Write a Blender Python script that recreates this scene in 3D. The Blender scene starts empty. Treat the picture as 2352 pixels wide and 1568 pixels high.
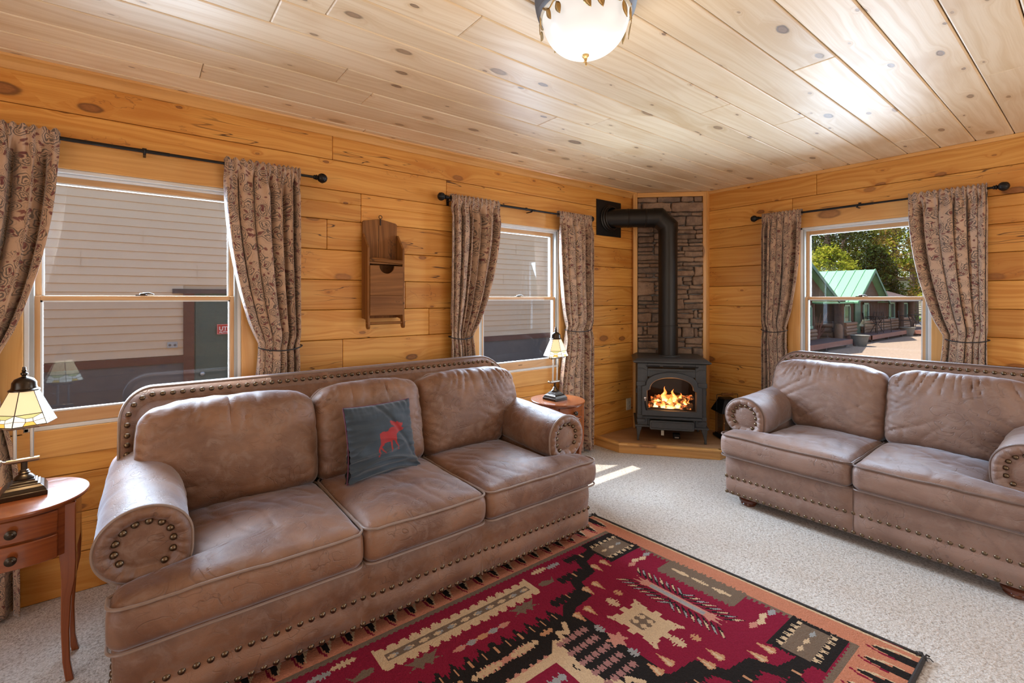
import bpy, bmesh, math, random
import numpy as np
from math import sin, cos, pi, sqrt, exp, radians, atan2, hypot
from mathutils import Vector, Matrix, noise as mnoise
random.seed(7)
SC = bpy.context.scene
COL = SC.collection

# ------------------------------------------------------------------ mesh helper
class MB:
    def __init__(s):
        s.v = []; s.f = []; s.m = []; s.r = []; s.uv = []
    def add(s, verts, faces, m=0, rnd=0.5, uvf=None):
        o = len(s.v); s.v += [tuple(v) for v in verts]
        for f in faces:
            s.f.append([i + o for i in f]); s.m.append(m); s.r.append(rnd)
            s.uv.append([uvf(verts[i]) for i in f] if uvf else [(verts[i][0], verts[i][2]) for i in f])
    def box(s, x0, y0, z0, x1, y1, z1, m=0, rnd=None, axis=0):
        v = [(x0,y0,z0),(x1,y0,z0),(x1,y1,z0),(x0,y1,z0),(x0,y0,z1),(x1,y0,z1),(x1,y1,z1),(x0,y1,z1)]
        f = [(0,3,2,1),(4,5,6,7),(0,1,5,4),(1,2,6,5),(2,3,7,6),(3,0,4,7)]
        a = random.random()*40; b = random.random()*40
        rnd = random.random() if rnd is None else rnd
        if axis == 0: uvf = lambda p: (p[0]+a, p[1]+p[2]+b)
        elif axis == 1: uvf = lambda p: (p[1]+a, p[0]+p[2]+b)
        else: uvf = lambda p: (p[2]+a, p[0]+p[1]+b)
        s.add(v, f, m, rnd, uvf)
    def prism(s, pts, y0, y1, m=0, plane='xz', uvf=None, rnd=.5):
        """extrude polygon pts (2D)"""
        n = len(pts)
        def P(a, b, c):
            return (a, c, b) if plane == 'xz' else ((a, b, c) if plane == 'xy' else (c, a, b))
        v = [P(a, b, y0) for a, b in pts] + [P(a, b, y1) for a, b in pts]
        f = [list(range(n)), list(range(2*n-1, n-1, -1))]
        f += [(i, i+n, (i+1) % n+n, (i+1) % n) for i in range(n)]
        s.add(v, f, m, rnd, uvf)
    def loops(s, L, m=0, close=True, capa=False, capb=False, uvf=None, rnd=.5):
        n = len(L[0]); v = [p for l in L for p in l]; f = []
        for k in range(len(L)-1):
            for i in range(n if close else n-1):
                j = (i+1) % n
                f.append((k*n+i, k*n+j, (k+1)*n+j, (k+1)*n+i))
        if capa: f.append(list(range(n-1, -1, -1)))
        if capb: f.append([(len(L)-1)*n+i for i in range(n)])
        s.add(v, f, m, rnd, uvf)
    def tube(s, path, r, seg=8, closed=False, m=0, caps=True):
        P = [Vector(p) for p in path]; n = len(P); L = []
        up = Vector((0, 0, 1)); pn = None
        for i, p in enumerate(P):
            if closed: t = P[(i+1) % n]-P[i-1]
            else: t = P[min(i+1, n-1)]-P[max(i-1, 0)]
            t.normalize()
            if pn is None:
                a = up if abs(t.z) < .9 else Vector((1, 0, 0))
                pn = t.cross(a).normalized()
            else:
                pn = (pn - t*pn.dot(t)).normalized()
            b = t.cross(pn)
            rr = r[i] if isinstance(r, (list, tuple)) else r
            L.append([tuple(p+(pn*cos(2*pi*k/seg)+b*sin(2*pi*k/seg))*rr) for k in range(seg)])
        if closed: L.append(L[0])
        s.loops(L, m, True, caps and not closed, caps and not closed)
    def lathe(s, prof, c=(0,0,0), seg=24, m=0, axis='z', sx=1, sy=1, caps=True):
        L = []
        for r, z in prof:
            r = max(r, 1e-4); l = []
            for k in range(seg):
                a = 2*pi*k/seg
                x, y = r*cos(a)*sx, r*sin(a)*sy
                if axis == 'z': p = (c[0]+x, c[1]+y, c[2]+z)
                elif axis == 'y': p = (c[0]+x, c[1]+z, c[2]-y)
                else: p = (c[0]+z, c[1]+x, c[2]+y)
                l.append(p)
            L.append(l)
        s.loops(L, m, True, caps, caps)
    def cyl(s, a, b, r, seg=16, m=0):
        s.tube([a, b], r, seg, False, m)
    def sphere(s, c, r, seg=12, m=0, sz=1.):
        n = seg//2
        s.lathe([(r*sin(pi*i/n), -r*sz*cos(pi*i/n)) for i in range(n+1)], c, seg, m, caps=False)
    def build(s, name, mats, parent=None, smooth=True, bevel=0, kind=None, loc=None, rot=None, solid=0, angle=35, subsurf=0):
        me = bpy.data.meshes.new(name); me.from_pydata(s.v, [], s.f)
        if not isinstance(mats, (list, tuple)): mats = [mats]
        for x in mats: me.materials.append(x)
        me.polygons.foreach_set('material_index', s.m)
        a = me.attributes.new('rnd', 'FLOAT', 'FACE'); a.data.foreach_set('value', s.r)
        uv = me.uv_layers.new(name='UVMap')
        flat = [c for f in s.uv for p in f for c in p]
        uv.data.foreach_set('uv', flat)
        bm = bmesh.new(); bm.from_mesh(me)
        bmesh.ops.recalc_face_normals(bm, faces=bm.faces)
        bm.to_mesh(me); bm.free()
        if smooth:
            me.polygons.foreach_set('use_smooth', [True]*len(me.polygons))
            me.set_sharp_from_angle(angle=radians(angle))
        o = bpy.data.objects.new(name, me); COL.objects.link(o)
        if parent: o.parent = parent
        if loc: o.location = loc
        if rot: o.rotation_euler = rot
        if bevel:
            b = o.modifiers.new('b', 'BEVEL'); b.width = bevel; b.segments = 2; b.limit_method = 'ANGLE'; b.angle_limit = radians(40)
        if solid:
            b = o.modifiers.new('s', 'SOLIDIFY'); b.thickness = solid; b.offset = 0
        if kind: o['kind'] = kind
        return o

def thing(name, label, cat, loc=(0,0,0), rz=0, group=None):
    o = bpy.data.objects.new(name, None); COL.objects.link(o); o.empty_display_size = .1
    o.location = loc; o.rotation_euler = (0, 0, rz)
    o['label'] = label; o['category'] = cat
    if group: o['group'] = group
    return o
def tag(o, label, cat, group=None, kind=None):
    o['label'] = label; o['category'] = cat
    if group: o['group'] = group
    if kind: o['kind'] = kind
    return o
def rbox(sx, sy, sz, r, n, fn=None):
    """rounded box of half sizes; grid n per axis; fn deforms points. returns verts, faces (welded)"""
    idx = {}; V = []; Fc = []
    def line(N, s_):
        # cluster samples near the rounded ends
        out = []
        k = 4
        e = min(r/s_, .95)
        a = [-1+e*(i/k) for i in range(k)]
        m = max(N, 1)
        mid = [-1+e+(2-2*e)*i/m for i in range(m+1)]
        return a+mid+[-x for x in reversed(a)]
    X = line(n[0], sx); Y = line(n[1], sy); Z = line(n[2], sz)
    def P(x, y, z):
        key = (round(x, 5), round(y, 5), round(z, 5))
        if key in idx: return idx[key]
        p = Vector((x*sx, y*sy, z*sz))
        q = Vector((max(-(sx-r), min(sx-r, p.x)), max(-(sy-r), min(sy-r, p.y)), max(-(sz-r), min(sz-r, p.z))))
        d = p-q
        if d.length > 1e-9:
            # round corner
            dd = d/r
            l = max(abs(dd.x), abs(dd.y), abs(dd.z))
            d = dd.normalized()*r*l
        p = q+d
        if fn: p = Vector(fn(p.x, p.y, p.z))
        V.append(tuple(p)); idx[key] = len(V)-1
        return idx[key]
    def face(A, B, f):
        for i in range(len(A)-1):
            for j in range(len(B)-1):
                q = [f(A[i], B[j]), f(A[i+1], B[j]), f(A[i+1], B[j+1]), f(A[i], B[j+1])]
                Fc.append([P(*c) for c in q])
    for sgn in (-1, 1):
        face(X, Y, lambda a, b: (a, b, sgn))
        face(X, Z, lambda a, b: (a, sgn, b))
        face(Y, Z, lambda a, b: (sgn, a, b))
    return V, Fc
def rrect(sx, sy, r, k=6, n=10):
    """rounded rectangle path, ccw"""
    out = []
    for cx, cy, a0 in ((sx-r, sy-r, 0), (-(sx-r), sy-r, 90), (-(sx-r), -(sy-r), 180), (sx-r, -(sy-r), 270)):
        for i in range(k+1):
            a = radians(a0+90*i/k); out.append((cx+r*cos(a), cy+r*sin(a)))
    res = []
    for i in range(len(out)):
        a = out[i]; b = out[(i+1) % len(out)]; res.append(a)
        d = hypot(b[0]-a[0], b[1]-a[1])
        m = int(d/.04)
        for j in range(1, m): res.append((a[0]+(b[0]-a[0])*j/m, a[1]+(b[1]-a[1])*j/m))
    return res
def sstep(a, b, x):
    t = max(0., min(1., (x-a)/(b-a))); return t*t*(3-2*t)
def NZ(x, y, z): return mnoise.noise(Vector((x, y, z)))
def inpoly(x, y, P):
    c = False; j = len(P)-1
    for i in range(len(P)):
        if (P[i][1] > y) != (P[j][1] > y) and x < (P[j][0]-P[i][0])*(y-P[i][1])/(P[j][1]-P[i][1])+P[i][0]: c = not c
        j = i
    return c

# ------------------------------------------------------------------ shader helper
class S:
    def __init__(s, name):
        s.mat = bpy.data.materials.new(name); s.mat.use_nodes = True
        s.nt = s.mat.node_tree; s.nt.nodes.clear()
        s.out = s.nt.nodes.new('ShaderNodeOutputMaterial')
    def _in(s, sock, v):
        if isinstance(v, bpy.types.NodeSocket): s.nt.links.new(v, sock)
        elif v is not None:
            if sock.type == 'RGBA' and len(v) == 3: v = (*v, 1)
            sock.default_value = v
    def n(s, typ, ins=None, **pr):
        nd = s.nt.nodes.new('ShaderNode'+typ)
        for k, v in pr.items(): setattr(nd, k, v)
        for k, v in (ins or {}).items(): s._in(nd.inputs[k], v)
        return nd
    def m(s, op, a, b=None, c=None, clamp=False):
        nd = s.nt.nodes.new('ShaderNodeMath'); nd.operation = op; nd.use_clamp = clamp
        s._in(nd.inputs[0], a)
        if b is not None: s._in(nd.inputs[1], b)
        if c is not None: s._in(nd.inputs[2], c)
        return nd.outputs[0]
    def mix(s, f, a, b, blend='MIX'):
        nd = s.nt.nodes.new('ShaderNodeMix'); nd.data_type = 'RGBA'; nd.blend_type = blend
        s._in(nd.inputs[0], f); s._in(nd.inputs[6], a); s._in(nd.inputs[7], b)
        return nd.outputs[2]
    def xyz(s, x, y, z=0.):
        return s.n('CombineXYZ', {0: x, 1: y, 2: z}).outputs[0]
    def noise(s, vec, scale, det=2., rough=.5, dist=0., dim='3D'):
        nd = s.n('TexNoise', {'Vector': vec, 'Scale': scale, 'Detail': det, 'Roughness': rough, 'Distortion': dist}, noise_dimensions=dim)
        return nd.outputs['Fac']
    def vor(s, vec, scale, dim='3D', feature='F1', rand=1.):
        nd = s.n('TexVoronoi', {'Vector': vec, 'Scale': scale, 'Randomness': rand}, voronoi_dimensions=dim, feature=feature)
        return nd
    def ramp(s, f, stops, interp='LINEAR'):
        nd = s.n('ValToRGB', {0: f}); cr = nd.color_ramp; cr.interpolation = interp
        while len(cr.elements) < len(stops): cr.elements.new(.5)
        for e, (p, c) in zip(cr.elements, stops):
            e.position = p; e.color = (*c, 1) if len(c) == 3 else c
        return nd.outputs[0]
    def step(s, f, a, b):
        """smooth map a->0 b->1"""
        nd = s.n('MapRange', {0: f, 1: a, 2: b, 3: 0., 4: 1.}, interpolation_type='SMOOTHSTEP')
        return nd.outputs[0]
    def bump(s, h, strength=.5, dist=.01, normal=None):
        d = {'Height': h, 'Strength': strength, 'Distance': dist}
        if normal is not None: d['Normal'] = normal
        return s.n('Bump', d).outputs[0]
    def obj(s): return s.n('TexCoord').outputs['Object']
    def uv(s):
        u = s.n('UVMap'); u.uv_map = 'UVMap'; x = s.n('SeparateXYZ', {0: u.outputs[0]})
        return x.outputs[0], x.outputs[1]
    def rnd(s): return s.n('Attribute', attribute_name='rnd').outputs['Fac']
    def bsdf(s, **k):
        ren = {'col': 'Base Color', 'rough': 'Roughness', 'metal': 'Metallic', 'normal': 'Normal', 'spec': 'Specular IOR Level',
               'coat': 'Coat Weight', 'coatr': 'Coat Roughness', 'sheen': 'Sheen Weight', 'sheenr': 'Sheen Roughness', 'emit': 'Emission Color',
               'estr': 'Emission Strength', 'alpha': 'Alpha', 'trans': 'Transmission Weight', 'sheent': 'Sheen Tint', 'ior': 'IOR', 'sub': 'Subsurface Weight'}
        nd = s.n('BsdfPrincipled', {ren[a]: b for a, b in k.items()})
        s.nt.links.new(nd.outputs[0], s.out.inputs[0]); return nd
    def fin(s, shader=None):
        if shader is not None: s.nt.links.new(shader, s.out.inputs[0])
        return s.mat

def simple(name, col, rough=.5, metal=0., var=.12, nscale=12., bump=0., bscale=60., **k):
    s = S(name); o = s.obj()
    n = s.noise(o, nscale, 3)
    c = s.mix(n, tuple(x*(1-var) for x in col), tuple(min(1, x*(1+var)) for x in col))
    kw = dict(col=c, rough=rough, metal=metal, **k)
    if bump: kw['normal'] = s.bump(s.noise(o, bscale, 3), bump, .004)
    s.bsdf(**kw); return s.fin()

def pine(name, light, mid, amber, knot, rough=.4, coat=.0, coatr=.2, kn=1., grain=1., tint=.12, crack=.0, kthr=.5, spec=.5):
    s = S(name); u, v = s.uv(); r = s.rnd()
    # knots
    kv = s.xyz(s.m('MULTIPLY', u, 2.7*kn), s.m('MULTIPLY', v, 6.*kn))
    vo = s.vor(kv, 1., '2D')
    cs = s.n('SeparateColor', {0: vo.outputs['Color']})
    pres = s.m('GREATER_THAN', cs.outputs[0], kthr)
    size = s.m('MULTIPLY_ADD', s.m('POWER', cs.outputs[1], 3.), .13, .03)
    wob = s.m('MULTIPLY', s.m('SUBTRACT', s.noise(kv, 7., 2, dim='2D'), .5), .05)
    k = s.m('DIVIDE', s.m('ADD', vo.outputs['Distance'], wob), size)
    k = s.m('ADD', k, s.m('MULTIPLY', s.m('SUBTRACT', 1., pres), 50.))
    halo = s.m('EXPONENT', s.m('MULTIPLY', s.m('MULTIPLY', k, k), -.16))
    core = s.step(k, 1.08, .82)
    ring = s.m('EXPONENT', s.m('MULTIPLY', s.m('POWER', s.m('MULTIPLY', s.m('SUBTRACT', k, 1.), 5.), 2.), -1.))
    # grain field
    w1 = s.noise(s.xyz(s.m('MULTIPLY', u, 1.1), s.m('MULTIPLY', v, 5.)), 1., 2, dim='2D')
    h = s.m('ADD', s.m('MULTIPLY', v, 26.*grain), s.m('MULTIPLY', w1, 3.2))
    h = s.m('ADD', h, s.m('MULTIPLY', halo, 1.7))
    g1 = s.noise(s.xyz(s.m('MULTIPLY', u, .5), h), 1.6, 3, .6, dim='2D')
    g2 = s.noise(s.xyz(s.m('MULTIPLY', u, 2.5), s.m('MULTIPLY', v, 240.)), 1., 2, dim='2D')
    big = s.noise(s.xyz(s.m('MULTIPLY', u, 1.6), s.m('MULTIPLY', v, 4.)), 1., 3, dim='2D')
    sn = s.m('MULTIPLY_ADD', s.m('SINE', s.m('MULTIPLY', h, 6.2)), .5, .5)
    g = s.m('ADD', s.m('MULTIPLY', g1, .74), s.m('ADD', s.m('MULTIPLY', sn, .07), s.m('MULTIPLY', g2, .19)))
    c = s.mix(s.step(g, .34, .7), light, mid)
    c = s.mix(s.m('MULTIPLY', s.step(big, .5, .8), .55), c, amber)
    c = s.mix(s.m('MULTIPLY', halo, .5), c, amber)
    kc = s.mix(s.noise(kv, 22., 3, dim='2D'), tuple(x*.55 for x in knot), tuple(min(1, x*1.9) for x in knot))
    c = s.mix(s.m('MULTIPLY', core, s.m('MULTIPLY_ADD', cs.outputs[2], .35, .42)), c, kc)
    c = s.mix(s.m('MULTIPLY', ring, s.m('MULTIPLY_ADD', cs.outputs[2], .6, .15)), c, tuple(x*.5 for x in knot))
    if crack:
        cr = s.noise(s.xyz(s.m('MULTIPLY', u, .55), s.m('MULTIPLY', v, 7.)), 1., 3, .55, dim='2D')
        cl = s.m('MULTIPLY', s.step(s.m('ABSOLUTE', s.m('SUBTRACT', cr, .5)), .006, .001), s.step(s.noise(s.xyz(s.m('MULTIPLY', u, .8), v), 1.7, 1, dim='2D'), .5, .56))
        c = s.mix(s.m('MULTIPLY', cl, crack), c, tuple(x*.35 for x in knot))
        # resin / water line figure
        rs = s.noise(s.xyz(s.m('MULTIPLY', u, 3.), s.m('MULTIPLY', v, 7.)), 1., 4, .6, dim='2D')
        rl = s.m('MULTIPLY', s.step(s.m('ABSOLUTE', s.m('SUBTRACT', rs, .56)), .012, .002), s.step(big, .56, .66))
        c = s.mix(s.m('MULTIPLY', rl, .5), c, tuple(x*1.1 for x in knot))
    tv = s.m('MULTIPLY_ADD', r, 2*tint, 1-tint)
    c = s.mix(1., c, s.n('CombineXYZ', {0: tv, 1: s.m('MULTIPLY_ADD', r, 2.3*tint, 1-1.15*tint), 2: s.m('MULTIPLY_ADD', r, 2.8*tint, 1-1.4*tint)}).outputs[0], 'MULTIPLY')
    ro = s.m('MULTIPLY_ADD', g1, .14, rough-.07)
    hh = s.m('ADD', s.m('MULTIPLY', g, .5), s.m('MULTIPLY', core, -.5))
    s.bsdf(col=c, rough=ro, coat=coat, coatr=coatr, spec=spec, normal=s.bump(hh, .18, .004))
    return s.fin()

M = {}
M['wall'] = pine('pine_log', (.645,.318,.072), (.515,.207,.034), (.43,.142,.017), (.15,.052,.018), rough=.46, coat=.04, coatr=.3, tint=.12, crack=.9, spec=.35, kthr=.52)
M['ceil'] = pine('pine_ceiling', (.84,.68,.47), (.74,.555,.335), (.60,.385,.18), (.15,.085,.055), rough=.5, coat=.12, coatr=.42, spec=.4, tint=.1, kthr=.58, kn=1.15)
M['trim'] = pine('pine_trim', (.68,.37,.12), (.58,.29,.08), (.5,.21,.045), (.2,.08,.03), rough=.35, coat=.2, tint=.05, kthr=.8, kn=.8)
M['sash'] = pine('sash_wood', (.62,.38,.19), (.5,.28,.12), (.44,.22,.09), (.2,.1,.05), rough=.4, tint=.05, kthr=.99)
M['oldwood'] = pine('aged_wood', (.25,.10,.024), (.16,.06,.014), (.10,.035,.009), (.04,.02,.01), spec=.25, rough=.6, tint=.15, kthr=.8, crack=.6)
M['cherry'] = pine('cherry_wood', (.27,.075,.02), (.20,.05,.013), (.17,.038,.010), (.12,.03,.01), rough=.22, coat=.4, coatr=.12, tint=.05, kthr=.995)
M['feet'] = pine('dark_foot_wood', (.12,.03,.012), (.08,.018,.008), (.06,.013,.006), (.03,.01,.005), rough=.2, coat=.5, tint=.02, kthr=.995)
M['hearth'] = pine('hearth_board', (.50,.30,.16), (.36,.19,.09), (.32,.16,.07), (.16,.08,.04), rough=.4, tint=.04, kthr=.98, grain=1.5)

def m_carpet():
    s = S('carpet'); o = s.obj()
    v1 = s.vor(o, 150.); n1 = s.noise(o, 78., 3, .6, .6); n2 = s.noise(o, 5., 3); n3 = s.noise(o, 260., 2)
    h = s.m('ADD', s.m('MULTIPLY', n1, 1.), s.m('MULTIPLY', s.m('SUBTRACT', 1., v1.outputs['Distance']), .35))
    h = s.m('ADD', h, s.m('MULTIPLY', n3, .25))
    c = s.ramp(h, [(.56,(.30,.245,.195)), (.74,(.50,.445,.385)), (.94,(.655,.60,.54)), (1,(.69,.64,.58))])
    c = s.mix(s.m('MULTIPLY', s.step(n2, .35, .7), .22), c, (.5,.40,.30))
    s.bsdf(col=c, rough=.95, spec=.1, sheen=.2, normal=s.bump(h, .7, .010)); return s.fin()
M['carpet'] = m_carpet()

def m_leather(name, base, lite, grey):
    s = S(name); o = s.obj()
    n1 = s.noise(o, 3.2, 4, .6, .6); n2 = s.noise(o, 14., 4, .65, 1.2); n3 = s.noise(o, 420., 2)
    mp = s.n('Mapping', {'Vector': o, 'Scale': (5., 5., 26.), 'Rotation': (0.3, .5, .9)}).outputs[0]
    sc = s.noise(mp, 2.2, 4, .7, 1.5)
    c = s.mix(s.step(n1, .33, .68), base, lite)
    c = s.mix(s.m('MULTIPLY', s.step(n2, .45, .7), .6), c, grey)
    c = s.mix(s.m('MULTIPLY', s.step(sc, .6, .75), .25), c, tuple(min(1, x*1.5) for x in lite))
    c = s.mix(s.m('MULTIPLY', s.step(n3, .5, .8), .2), c, tuple(x*.6 for x in base))
    # long fine creases at two scales
    def crz(scale, dist, w_, seed):
        q = s.noise(s.n('Mapping', {'Vector': o, 'Location': (seed, seed*2, 0), 'Scale': (1., 1., 1.35)}).outputs[0], scale, 2, .45, dist)
        l_ = s.step(s.m('ABSOLUTE', s.m('SUBTRACT', q, .5)), w_, 0.)
        return s.m('MULTIPLY', l_, s.step(s.noise(o, scale*.7, 1), .47, .6))
    cr = s.m('ADD', crz(6.5, 1.6, .016, 3.), s.m('MULTIPLY', crz(17., 1.2, .022, 7.), .55))
    c = s.mix(s.m('MULTIPLY', cr, .38), c, tuple(x*.55 for x in base))
    h = s.m('MULTIPLY_ADD', cr, -.55, s.m('MULTIPLY', n3, .14))
    h = s.m('ADD', h, s.m('MULTIPLY', sc, .35))
    h = s.m('ADD', h, s.m('MULTIPLY', n2, .16))
    s.bsdf(col=c, rough=s.m('MULTIPLY_ADD', n2, .16, .50), spec=.75, sheen=.5, sheenr=.35, sheent=(.8,.88,1,1), normal=s.bump(h, .32, .008)); return s.fin()
M['leather'] = m_leather('brown_leather', (.125,.048,.018), (.235,.108,.05), (.225,.135,.092))
M['leather2'] = m_leather('taupe_leather', (.165,.085,.055), (.245,.138,.094), (.235,.15,.112))
M['nail'] = simple('antique_brass', (.15,.105,.065), .34, 1., .3, 60)
M['piping'] = simple('leather_piping', (.21,.135,.095), .45, 0, .2, 30, sheen=.3)
M['piping2'] = simple('taupe_piping', (.12,.07,.05), .45, 0, .2, 30, sheen=.2)
M['iron'] = simple('black_iron', (.016,.015,.015), .42, .6, .3, 40)
M['cast'] = simple('cast_iron', (.058,.059,.06), .45, .3, .2, 30, .25, 300)
M['pipe'] = simple('flue_black', (.013,.011,.010), .38, .4, .15, 10, .1, 400)
M['vinyl'] = simple('white_vinyl', (.62,.63,.64), .35, 0, .05)
M['vinylg'] = simple('grey_track', (.36,.38,.38), .4, 0, .05)
M['dark'] = simple('soot_and_slot_shade', (.008,.007,.006), .9)  # soot in the firebox; elsewhere black painted for shade inside slots and crack
M['bronze'] = simple('bronze', (.055,.042,.032), .28, .9, .2, 20)
M['pewter'] = simple('brushed_bronze', (.34,.29,.235), .3, 1., .15, 20)
M['chrome'] = simple('chrome', (.7,.7,.7), .15, 1.)
M['gold'] = simple('aged_gold', (.40,.27,.11), .35, .85, .35, 50)
M['grey_metal'] = simple('grey_rim_metal', (.13,.125,.125), .5, .35, .15, 50)
M['ivory'] = simple('ivory_plastic', (.66,.62,.50), .4, 0, .03)
M['cord'] = simple('black_cord', (.01,.01,.014), .6)
M['lead'] = simple('lead_came', (.045,.03,.018), .4, .5)
M['mortar'] = simple('mortar', (.30,.29,.28), .9, 0, .2, 40)
M['binding'] = simple('rug_binding', (.028,.022,.018), .95, 0, .4, 200, .8, 300)
M['silver'] = simple('brushed_steel', (.5,.5,.48), .3, .9)

def m_glass(name, tint=(1,1,1), f=.09, rough=0.0):
    s = S(name)
    tr = s.n('BsdfTransparent', {'Color': tint}); gl = s.n('BsdfGlossy', {'Roughness': rough, 'Color': (1,1,1)})
    fr = s.n('LayerWeight', {'Blend': .22}).outputs['Fresnel']
    fac = s.m('MULTIPLY_ADD', fr, .38, f*.2)
    mx = s.n('MixShader', {0: fac, 1: tr.outputs[0], 2: gl.outputs[0]})
    return s.fin(mx.outputs[0])
M['glass'] = m_glass('window_glass', (.93,.94,.94))
M['screen'] = m_glass('screened_glass', (.86,.86,.86))
M['stoveglass'] = m_glass('stove_glass', (.8,.75,.7), .06)

def m_curtain():
    s = S('paisley_fabric'); u, v = s.uv()
    p = s.xyz(u, v); wn = s.n('TexNoise', {'Vector': p, 'Scale': 16., 'Detail': 2.}, noise_dimensions='2D').outputs['Color']
    pd = s.mix(.028, p, wn, 'LINEAR_LIGHT')
    va = s.vor(pd, 19., '2D'); da = va.outputs['Distance']
    vb = s.vor(pd, 40., '2D'); db = vb.outputs['Distance']
    ra = s.m('SINE', s.m('MULTIPLY', da, 34.)); rb = s.m('SINE', s.m('MULTIPLY', db, 26.))
    la = s.m('MULTIPLY', s.step(ra, -.1, .6), s.step(da, .62, .5))
    lb = s.m('MULTIPLY', s.step(rb, .45, .9), s.step(s.noise(p, 11., 2, dim='2D'), .46, .56))
    base = s.mix(s.noise(p, 5., 2, dim='2D'), (.46,.29,.185), (.56,.375,.26))
    c = s.mix(s.m('MULTIPLY', la, .85), base, (.075,.058,.052))
    c = s.mix(s.m('MULTIPLY', lb, .75), c, (.10,.075,.06))
    bl = s.vor(pd, 23., '2D').outputs['Distance']
    c = s.mix(s.m('MULTIPLY', s.step(bl, .2, .12), .85), c, (.13,.022,.025))
    wv = s.noise(p, 700., 1, dim='2D')
    c = s.mix(s.m('MULTIPLY', wv, .25), c, (.1,.07,.05))
    s.bsdf(col=c, rough=.7, spec=.25, sheen=.5, sheenr=.4, normal=s.bump(s.m('ADD', s.m('MULTIPLY', la, .4), wv), .3, .002)); return s.fin()
M['curtain'] = m_curtain()

def m_stone():
    s = S('ledge_stone'); o = s.obj(); r = s.rnd()
    c0 = s.ramp(r, [(0,(.085,.06,.045)), (.2,(.17,.105,.07)), (.4,(.23,.14,.09)), (.6,(.14,.10,.08)), (.8,(.28,.18,.12)), (1,(.12,.09,.075))])
    n = s.noise(s.xyz(s.m('ADD', s.n('SeparateXYZ', {0: o}).outputs[0], s.m('MULTIPLY', r, 30.)), s.n('SeparateXYZ', {0: o}).outputs[1], s.n('SeparateXYZ', {0: o}).outputs[2]), 14., 6, .65)
    c = s.mix(s.step(n, .35, .7), c0, s.mix(.5, c0, (.42,.29,.2)))
    c = s.mix(s.m('MULTIPLY', s.step(s.noise(o, 45., 4), .55, .7), .5), c, (.08,.06,.05))
    s.bsdf(col=c, rough=.72, normal=s.bump(s.noise(o, 38., 6, .7), .7, .012)); return s.fin()
M['stone'] = m_stone()

def m_rug():
    s = S('rug_pile'); o = s.obj()
    c = s.n('Attribute', attribute_name='Col').outputs['Color']
    n = s.noise(o, 260., 2); n2 = s.noise(o, 90., 3)
    v = s.m('MULTIPLY_ADD', n, .7, .62)
    c = s.mix(1., c, s.n('CombineXYZ', {0: v, 1: v, 2: v}).outputs[0], 'MULTIPLY')
    s.bsdf(col=c, rough=1., spec=.05, normal=s.bump(s.m('ADD', n, n2), .7, .006)); return s.fin()
M['rug'] = m_rug()

def m_cloth(name, col, sc=500):
    s = S(name); o = s.obj(); n = s.noise(o, sc, 1); n2 = s.noise(o, 22., 4, .6)
    c = s.mix(n, tuple(x*.75 for x in col), tuple(x*1.25 for x in col)); c = s.mix(s.m('MULTIPLY', n2, .3), c, tuple(x*1.6 for x in col))
    s.bsdf(col=c, rough=.75, sheen=.3, spec=.3, normal=s.bump(s.m('ADD', n, s.m('MULTIPLY', n2, 2.)), .3, .003)); return s.fin()
M['pillow'] = m_cloth('slate_cloth', (.030,.043,.057))
M['pillow_red'] = m_cloth('red_applique', (.27,.016,.016))
M['pillow_pipe'] = m_cloth('pillow_cord', (.10,.025,.055))

def emis(name, col, st):
    s = S(name); e = s.n('Emission', {'Color': (*col, 1), 'Strength': st}); return s.fin(e.outputs[0])
def m_flame():
    s = S('flame'); g = s.n('TexCoord').outputs['Generated']; z = s.n('SeparateXYZ', {0: g}).outputs[2]
    lw = s.n('LayerWeight', {'Blend': .35}).outputs['Facing']
    n = s.noise(s.n('TexCoord').outputs['Object'], 28., 3, .6, 1.)
    t = s.m('ADD', s.m('MULTIPLY', z, .55), s.m('ADD', s.m('MULTIPLY', lw, .75), s.m('MULTIPLY', s.m('SUBTRACT', n, .5), .7)))
    c = s.ramp(t, [(.15,(1,.85,.5)), (.38,(1,.5,.12)), (.62,(1,.2,.03)), (.95,(.6,.05,.01))])
    e = s.n('Emission', {'Color': c, 'Strength': 3.2}); tr = s.n('BsdfTransparent')
    a = s.step(t, .95, .55)
    mx = s.n('MixShader', {0: a, 1: tr.outputs[0], 2: e.outputs[0]})
    return s.fin(mx.outputs[0])
M['flame'] = m_flame()
def m_ember():
    s = S('glowing_log'); o = s.obj(); n = s.noise(o, 26., 4, .65, .6)
    c = s.ramp(n, [(.35,(.02,.015,.012)), (.5,(.14,.10,.07)), (.62,(.32,.24,.17))])
    g = s.step(n, .52, .42)
    e = s.ramp(s.noise(o, 40., 3), [(.3,(1,.1,.02)), (.6,(1,.35,.08)), (.8,(1,.7,.35))])
    s.bsdf(col=c, rough=.9, emit=e, estr=s.m('MULTIPLY', g, 1.6)); return s.fin()
M['ember'] = m_ember()
def m_shade(name, c1, st):
    s = S(name); n = s.noise(s.obj(), 30., 3)
    c = s.mix(n, c1, tuple(min(1, x*1.1) for x in c1))
    s.bsdf(col=c, rough=.35, emit=c, estr=st); return s.fin()
M['shade'] = m_shade('cream_art_glass', (.85,.66,.38), .62)
M['shade_amber'] = m_shade('amber_art_glass', (.85,.52,.10), .6)
M['shade_green'] = m_shade('pale_green_art_glass', (.62,.62,.26), .6)
M['shade_white'] = m_shade('white_art_glass', (.9,.85,.72), .75)
def m_bowl():
    s = S('alabaster_glass'); o = s.obj(); n = s.noise(o, 9., 3)
    e = s.mix(n, (.94,.90,.84), (1.,.985,.96))
    s.bsdf(col=(.35,.34,.33), rough=.3, emit=e, estr=.66); return s.fin()
M['bowl'] = m_bowl()
M['bulb'] = emis('bulb', (1,.9,.75), 4.)
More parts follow.
